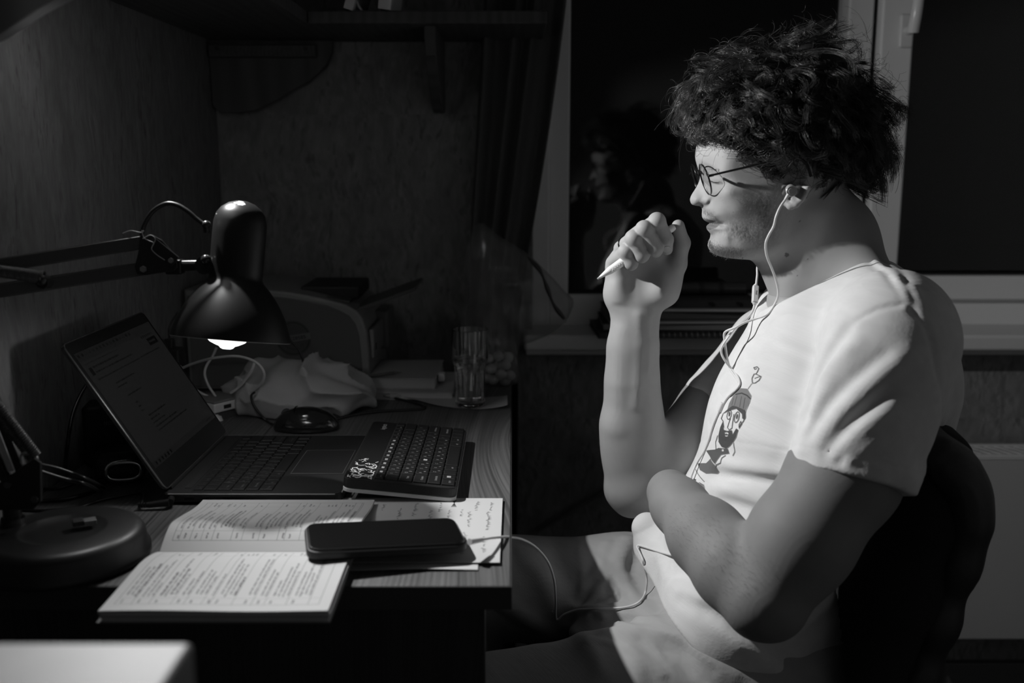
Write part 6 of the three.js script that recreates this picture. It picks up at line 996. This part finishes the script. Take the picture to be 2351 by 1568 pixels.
{
  // under-volume: a dark lumpy mass inside the curls
  const px2 = (x, y, z) => toPx([x, y, z > ZH ? z : 2 * ZH - z]);
  const mf = (x, y, z) => {
    const dx = x - HC[0], dy = y - HC[1], dz = z - ZH, L = Math.hypot(dx, dy, dz) + 1e-6, d = [dx / L, dy / L, dz / L];
    let f = L - envR(d) * 0.80 + 0.010 * fbm(x * 38, y * 38, z * 38, 2) + 0.003;
    const t = px2(x, y, z), q = inPoly(HALL, t[0], t[1]); if (!q) f = Math.max(f, 0.004);
    return f;
  };
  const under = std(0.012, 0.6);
  const cv = surfaceNets(mf, [0.2, 0.99, ZH - 0.13], [0.53, 1.36, ZH + 0.13], 0.0045, false);
  const pos = [], nor = [], idx = [];
  function strand(pts, r0, r1) {
    const n = pts.length; if (n < 3) return; let u = null;
    for (let i = 0; i < n; i++) {
      const p = pts[i], a = pts[Math.max(0, i - 1)], b = pts[Math.min(n - 1, i + 1)]; let tx = b[0] - a[0], ty = b[1] - a[1], tz = b[2] - a[2]; const l = Math.hypot(tx, ty, tz) || 1e-9; tx /= l; ty /= l; tz /= l;
      if (!u) { u = Math.abs(ty) < 0.9 ? [-tz, 0, tx] : [1, 0, 0]; }
      let k = u[0] * tx + u[1] * ty + u[2] * tz; u = [u[0] - k * tx, u[1] - k * ty, u[2] - k * tz]; k = Math.hypot(...u) || 1e-9; u = u.map((v) => v / k);
      const v = [ty * u[2] - tz * u[1], tz * u[0] - tx * u[2], tx * u[1] - ty * u[0]], r = r0 + (r1 - r0) * i / (n - 1), b0 = pos.length / 3;
      for (let s = 0; s < 3; s++) { const c = Math.cos(s * 2.0944), q = Math.sin(s * 2.0944); const N = [u[0] * c + v[0] * q, u[1] * c + v[1] * q, u[2] * c + v[2] * q]; pos.push(p[0] + N[0] * r, p[1] + N[1] * r, p[2] + N[2] * r); nor.push(...N); }
      if (i) for (let s = 0; s < 3; s++) { const e = (s + 1) % 3; idx.push(b0 - 3 + s, b0 - 3 + e, b0 + e, b0 - 3 + s, b0 + e, b0 + s); }
    }
  }
  const flush = (name, mat, parent) => { const g = new THREE.BufferGeometry(); g.setAttribute('position', new THREE.Float32BufferAttribute(pos, 3)); g.setAttribute('normal', new THREE.Float32BufferAttribute(nor, 3)); g.setIndex(idx.slice()); pos.length = nor.length = idx.length = 0; return mesh(name, g, mat, parent); };
  const rootAt = (d) => { let r = 0.03; for (let i = 0; i < 60; i++) { const f = skullF(HC[0] + d[0] * r, HC[1] + d[1] * r, ZH + d[2] * r); if (Math.abs(f) < 0.0005) break; r -= Math.max(-0.01, Math.min(0.01, f * 0.8)); } return r; };
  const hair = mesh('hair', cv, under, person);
  let locks = 0, tries = 0;
  while (locks < 700 && tries++ < 20000) {
    const z = rr(-0.75, 1), a = rr(0, 2 * PI), q = Math.sqrt(1 - z * z), d = [Math.cos(a) * q, Math.sin(a) * q, z];
    if (z < -0.1 && rnd() < 0.6) continue;
    const r0 = rootAt(d), root = [HC[0] + d[0] * r0, HC[1] + d[1] * r0, ZH + d[2] * r0], t = px2(root[0], root[1], root[2]);
    if (!inPoly(SCALP, t[0], t[1])) continue;
    locks++;
    // drift: forward over the brow in front, down at the sides and back, some of it random
    const front = sstep(1760, 1640, t[0]), back = sstep(1850, 1960, t[0]);
    const T = [-0.55 * front + 0.35 * back + rr(-0.45, 0.45), -0.55 * (1 - 0.5 * front) + rr(-0.5, 0.35), 0.25 * d[2] + rr(-0.4, 0.4)];
    const reach = rr(0.80, 1.02), turns = rr(1.1, 2.4), ph = rr(0, 6.28), amp = rr(0.006, 0.0135), hand2 = rnd() < 0.5 ? 1 : -1, n = 18 + Math.floor(rr(0, 8)), u0 = Math.abs(d[1]) < 0.8 ? [-d[2], 0, d[0]] : [1, 0, 0];
    const ul = Math.hypot(...u0), u = u0.map((v) => v / ul), v = [d[1] * u[2] - d[2] * u[1], d[2] * u[0] - d[0] * u[2], d[0] * u[1] - d[1] * u[0]];
    for (let s = 0; s < n; s++) {
      const ox = gauss() * 0.0034, oy = gauss() * 0.0034, pj = ph + gauss() * 0.14, aj = amp * (1 + gauss() * 0.12), rc = reach * (1 + gauss() * 0.02), tj = turns * (1 + gauss() * 0.025), pts = [], M = 21; let out = 0; const wild = rnd() < 0.035;
      for (let i = 0; i <= M; i++) {
        const k = i / M, D = [d[0] + T[0] * k * 0.75, d[1] + T[1] * k * 0.75, d[2] + T[2] * k * 0.75], l = Math.hypot(...D), E = D.map((w) => w / l), rt = mixn(r0 - 0.002, Math.max(r0 + 0.004, envR(E) * rc), 1 - Math.pow(1 - k, 1.7));
        const A = aj * sstep(0, 0.35, k) * (wild ? 1.5 : 1), w = hand2 * (tj * 2 * PI * k) + pj, cu = Math.cos(w) * A + ox * (1 - 0.55 * k), cw = Math.sin(w) * A + oy * (1 - 0.55 * k);
        const p = [HC[0] + E[0] * rt + u[0] * cu + v[0] * cw, HC[1] + E[1] * rt + u[1] * cu + v[1] * cw, ZH + E[2] * rt + u[2] * cu + v[2] * cw];
        const c = px2(p[0], p[1], p[2]); if (i > 3 && !inPoly(HALL, c[0], c[1]) && !wild) { if (++out > (c[1] > 345 && c[0] > 1735 && c[0] < 1880 ? 0 : 3)) break; }
        pts.push(p);
      }
      strand(pts, 0.00029, 0.00013);
    }
  }
  flush('strand', hairMat, hair).userData.kind = 'stuff';
  // fine single hairs round the outline, and wisps at the temple
  for (let i = 0; i < 520; i++) {
    const a = i < 430 ? rr(-0.9, 3.6) : rr(2.9, 4.6), z = rr(-0.3, 0.9), q = Math.sqrt(1 - z * z), d = [Math.cos(a) * q, Math.sin(a) * q, z], R = envR(d) * rr(0.82, 0.98), T = [rr(-1, 1), rr(-1, 1), rr(-1, 1)], pts = [], am = rr(0.003, 0.012), ph = rr(0, 6.3), tn = rr(0.4, 1.2), len = rr(0.12, 0.4);
    for (let k = 0; k <= 16; k++) { const s = k / 16, E = [d[0] + T[0] * s * len, d[1] + T[1] * s * len, d[2] + T[2] * s * len], l = Math.hypot(...E), r = R * (1 + 0.09 * s * rr(0.98, 1.02)); pts.push([HC[0] + E[0] / l * r + Math.cos(ph + tn * 6.28 * s) * am * s, HC[1] + E[1] / l * r + Math.sin(ph + tn * 6.28 * s) * am * s, ZH + E[2] / l * r]); }
    strand(pts, 0.00022, 0.0001);
  }
  flush('stray_hair', hairMat, hair).userData.kind = 'stuff';
  // brows, lashes, chin beard and moustache: short hairs rooted on the skin
  const onSkin = (px, py) => hit(headF, px, py, 0);
  const browMat = new THREE.MeshPhysicalMaterial({ roughness: 0.5 }); browMat.color.setRGB(0.03, 0.03, 0.03);
  const tuft = (px, py, dx, dy, len, lift, r = 0.0002) => { const p = onSkin(px, py); if (!p) return; const q = at(px + dx * len, py + dy * len, p[2] + lift), m = at(px + dx * len * 0.5, py + dy * len * 0.5, p[2] + lift * 0.8); strand([p, m, q], r, r * 0.4); };
  for (let i = 0; i < 150; i++) { const k = rnd(), x = 1604 + k * 46, y = 378 + 15 * k + gauss() * 2.0; tuft(x, y, 1, 0.15 + rr(-0.3, 0.3), rr(5, 10), 0.0012); }
  flush('eyebrow', browMat, person);
  for (let i = 0; i < 40; i++) { const k = rnd(); tuft(1630 + 24 * k, 414 + 3 * Math.sin(k * 3) + 2 * k, rr(-0.9, -0.3), 0.5, rr(4, 7), 0.0025, 0.00018); }
  flush('eyelash', browMat, person);
  const bMat = new THREE.MeshPhysicalMaterial({ roughness: 0.5 }); bMat.color.setRGB(0.16, 0.16, 0.16);
  for (let i = 0; i < 900; i++) { const k = rnd(); const x = 1628 + 80 * k * k + rr(-2, 4), y = 560 + 30 * Math.sqrt(k) + gauss() * 9 - 5; tuft(x, y, rr(-0.6, 0.15), rr(0.4, 1), rr(2, 7), 0.0012, 0.00013); }
  for (let i = 0; i < 190; i++) { const k = rnd(); tuft(1614 + 32 * k, 484 + 20 * k + gauss() * 4, rr(-0.1, 0.5), rr(0.5, 1), rr(2, 4.5), 0.0009, 0.00011); }
  for (let i = 0; i < 700; i++) { tuft(1735 + gauss() * 34, 500 + gauss() * 34, rr(-0.5, 0.1), rr(0.6, 1), rr(2, 5), 0.0006, 0.00011); }
  flush('beard', bMat, person);
  // fine hair on the near forearm
  for (let i = 0; i < 700; i++) { const k = rnd(), w = gauss() * 38, x = mixn(1735, 1560, k) + w * 0.75, y = mixn(1360, 1165, k) - w * 0.65, p = hit(armL, x, y, 0); if (!p || p[2] < -1.27) continue; const l = rr(4, 9), q = at(x - l * rr(0.2, 0.9), y - l * rr(-0.3, 0.8), p[2] + 0.0016); strand([p, [0, 1, 2].map((c) => (p[c] + q[c]) / 2 + (c === 2 ? 0.0008 : 0)), q], 0.000075, 0.00004); }
  flush('arm_hair', bMat, person).userData.kind = 'stuff';
}
// ---------------------------------------------------------------- the drawing printed on the shirt's chest: flat ink on its own layer of cloth
{
  // laid out on the chest itself: u across the body, v up the breastbone
  const A = hit(shirtF, 1668, 1060), B = hit(shirtF, 1722, 850), up = dirn(A, B), O = A;
  const uv = (p) => [(p[2] - (ZH + 0.02)), (p[0] - O[0]) * up[0] + (p[1] - O[1]) * up[1]];
  const W = 512, Hh = 768, SU = 0.34, SV = 0.36, V0 = -0.13;
  const toC = (px, py) => { let p = null; for (let k = 0; k < 40 && !p; k++) p = hit(shirtF, px + k, py); if (!p) return null; const q = uv(p); return [(q[0] / SU + 0.5) * W, Hh - (q[1] - V0) / SV * Hh]; };
  const z8 = (l) => l.map(([x, y]) => toC(1560 + x / 4.9, 820 + y / 4.9)).filter(Boolean);
  const tex = canvasTex(W, Hh, (g) => {
    g.fillStyle = gray(220); g.fillRect(0, 0, W, Hh);
    const path = (l, close) => { const q = z8(l); g.beginPath(); q.forEach((p, i) => (i ? g.lineTo(p[0], p[1]) : g.moveTo(p[0], p[1]))); if (close) g.closePath(); };
    const fill = (l, c) => { path(l, true); g.fillStyle = gray(c); g.fill(); }, line = (l, c = 60, w = 2) => { path(l, false); g.strokeStyle = gray(c); g.lineWidth = w; g.stroke(); };
    fill([[690, 350], [765, 355], [808, 435], [790, 510], [745, 610], [690, 600], [640, 560], [600, 548], [540, 590], [560, 520], [630, 390]], 118); line([[630, 420], [700, 405], [760, 430], [800, 470]], 60, 3);
    for (const [a, b] of [[[610, 460], [590, 540]], [[650, 430], [620, 545]], [[700, 440], [680, 560]], [[740, 455], [720, 580]]]) line([a, b], 70, 1.6);
    fill([[540, 590], [600, 545], [640, 555], [680, 570], [745, 600], [745, 680], [735, 705], [705, 690], [705, 640], [640, 580], [560, 605], [480, 640]], 72);
    line([[490, 640], [470, 690], [490, 720], [500, 790]], 50, 2.4); line([[745, 610], [720, 720], [665, 790]], 60, 2);
    const oval = (cx, cy, rx, ry, c, w) => { const l = []; for (let i = 0; i <= 20; i++) { const a = i / 20 * 2 * PI; l.push([cx + Math.cos(a) * rx - Math.sin(a) * ry * 0.2, cy + Math.sin(a) * ry]); } w ? line(l, c, w) : fill(l, c); };
    oval(560, 650, 24, 50, 60, 2); oval(562, 640, 9, 26, 70); oval(646, 675, 26, 60, 60, 2); oval(648, 668, 11, 28, 70);
    line([[575, 690], [540, 790], [562, 822], [590, 795], [600, 720], [612, 640]], 60, 2); line([[690, 720], [668, 760], [672, 795], [700, 755], [690, 725]], 60, 2);
    fill([[490, 720], [460, 790], [440, 880], [440, 950], [475, 1010], [530, 1030], [570, 1000], [640, 900], [662, 820], [640, 800], [600, 868], [590, 822], [540, 830], [500, 818]], 70);
    line([[510, 855], [535, 850], [552, 862]], 215, 4); line([[512, 882], [530, 886], [545, 880]], 215, 3);
    fill([[300, 1050], [400, 1040], [440, 1020], [545, 1030], [562, 1085], [470, 1100], [430, 1150], [400, 1200], [350, 1130]], 82); fill([[478, 1030], [500, 1040], [495, 1062], [472, 1055]], 215);
    fill([[205, 1195], [300, 1192], [350, 1140], [400, 1215], [450, 1290], [430, 1314], [300, 1310], [232, 1270]], 98);
    line([[610, 955], [622, 1060], [600, 1110]], 90, 2); line([[520, 1105], [475, 1135], [462, 1190], [410, 1212], [418, 1252]], 60, 2); line([[430, 880], [405, 950], [410, 1040]], 60, 2); line([[180, 1260], [225, 1340], [280, 1400]], 90, 2);
    for (let i = 0; i < 8; i++) line([[190 + i * 9, 1425 + i * 13], [225 + i * 9, 1412 + i * 14], [275 + i * 3, 1440 + i * 12]], 90, 1.6); line([[160, 1370], [182, 1380], [170, 1398]], 60, 3);
    line([[820, 290], [815, 240], [838, 190], [860, 190], [918, 218], [895, 262], [850, 292], [820, 292]], 70, 2); line([[862, 190], [892, 130], [872, 108], [838, 118], [845, 138], [868, 128]], 70, 2); line([[845, 240], [880, 225], [910, 215]], 80, 1.5); line([[770, 355], [815, 295]], 130, 1.5);
  });
  const img = tex.image.getContext('2d').getImageData(0, 0, W, Hh).data, alpha = dataTex(W, Hh, (u, v) => (img[((Hh - 1 - Math.round(v * Hh)) * W + Math.round(u * W)) * 4] < 205 ? 1 : 0), { repeat: false });
  const p = shirtGeo.attributes.position, n = shirtGeo.attributes.normal, ix = shirtGeo.index.array, pos = [], nor = [], uvs = [], idx = [], map = new Map();
  const box0 = (i) => { const q = uv([p.getX(i), p.getY(i), p.getZ(i)]), t = toPx([p.getX(i), p.getY(i), p.getZ(i)]); return p.getX(i) < 0.40 && n.getX(i) < 0.25 && p.getZ(i) > ZH - 0.06 && p.getZ(i) < -1.10 && t[0] > 1570 && t[0] < 1765 && t[1] > 815 && t[1] < 1160 && Math.abs(q[0]) < SU * 0.49; };
  const vid = (i) => { if (!map.has(i)) { const q = uv([p.getX(i), p.getY(i), p.getZ(i)]); map.set(i, pos.length / 3); pos.push(p.getX(i) + n.getX(i) * 0.0005, p.getY(i) + n.getY(i) * 0.0005, p.getZ(i) + n.getZ(i) * 0.0005); nor.push(n.getX(i), n.getY(i), n.getZ(i)); uvs.push(q[0] / SU + 0.5, (q[1] - V0) / SV); } return map.get(i); };
  for (let k = 0; k < ix.length; k += 3) if (box0(ix[k]) && box0(ix[k + 1]) && box0(ix[k + 2])) idx.push(vid(ix[k]), vid(ix[k + 1]), vid(ix[k + 2]));
  const g = new THREE.BufferGeometry(); g.setAttribute('position', new THREE.Float32BufferAttribute(pos, 3)); g.setAttribute('normal', new THREE.Float32BufferAttribute(nor, 3)); g.setAttribute('uv', new THREE.Float32BufferAttribute(uvs, 2)); g.setIndex(idx);
  const m = mesh('printed_figure', g, std(1, 0.9, { map: tex, alphaMap: alpha, transparent: true, alphaTest: 0.5 }), shirt); m.userData.label = 'grey printed drawing of a bearded figure in a knitted cap';
}
renderer.render(scene, camera);
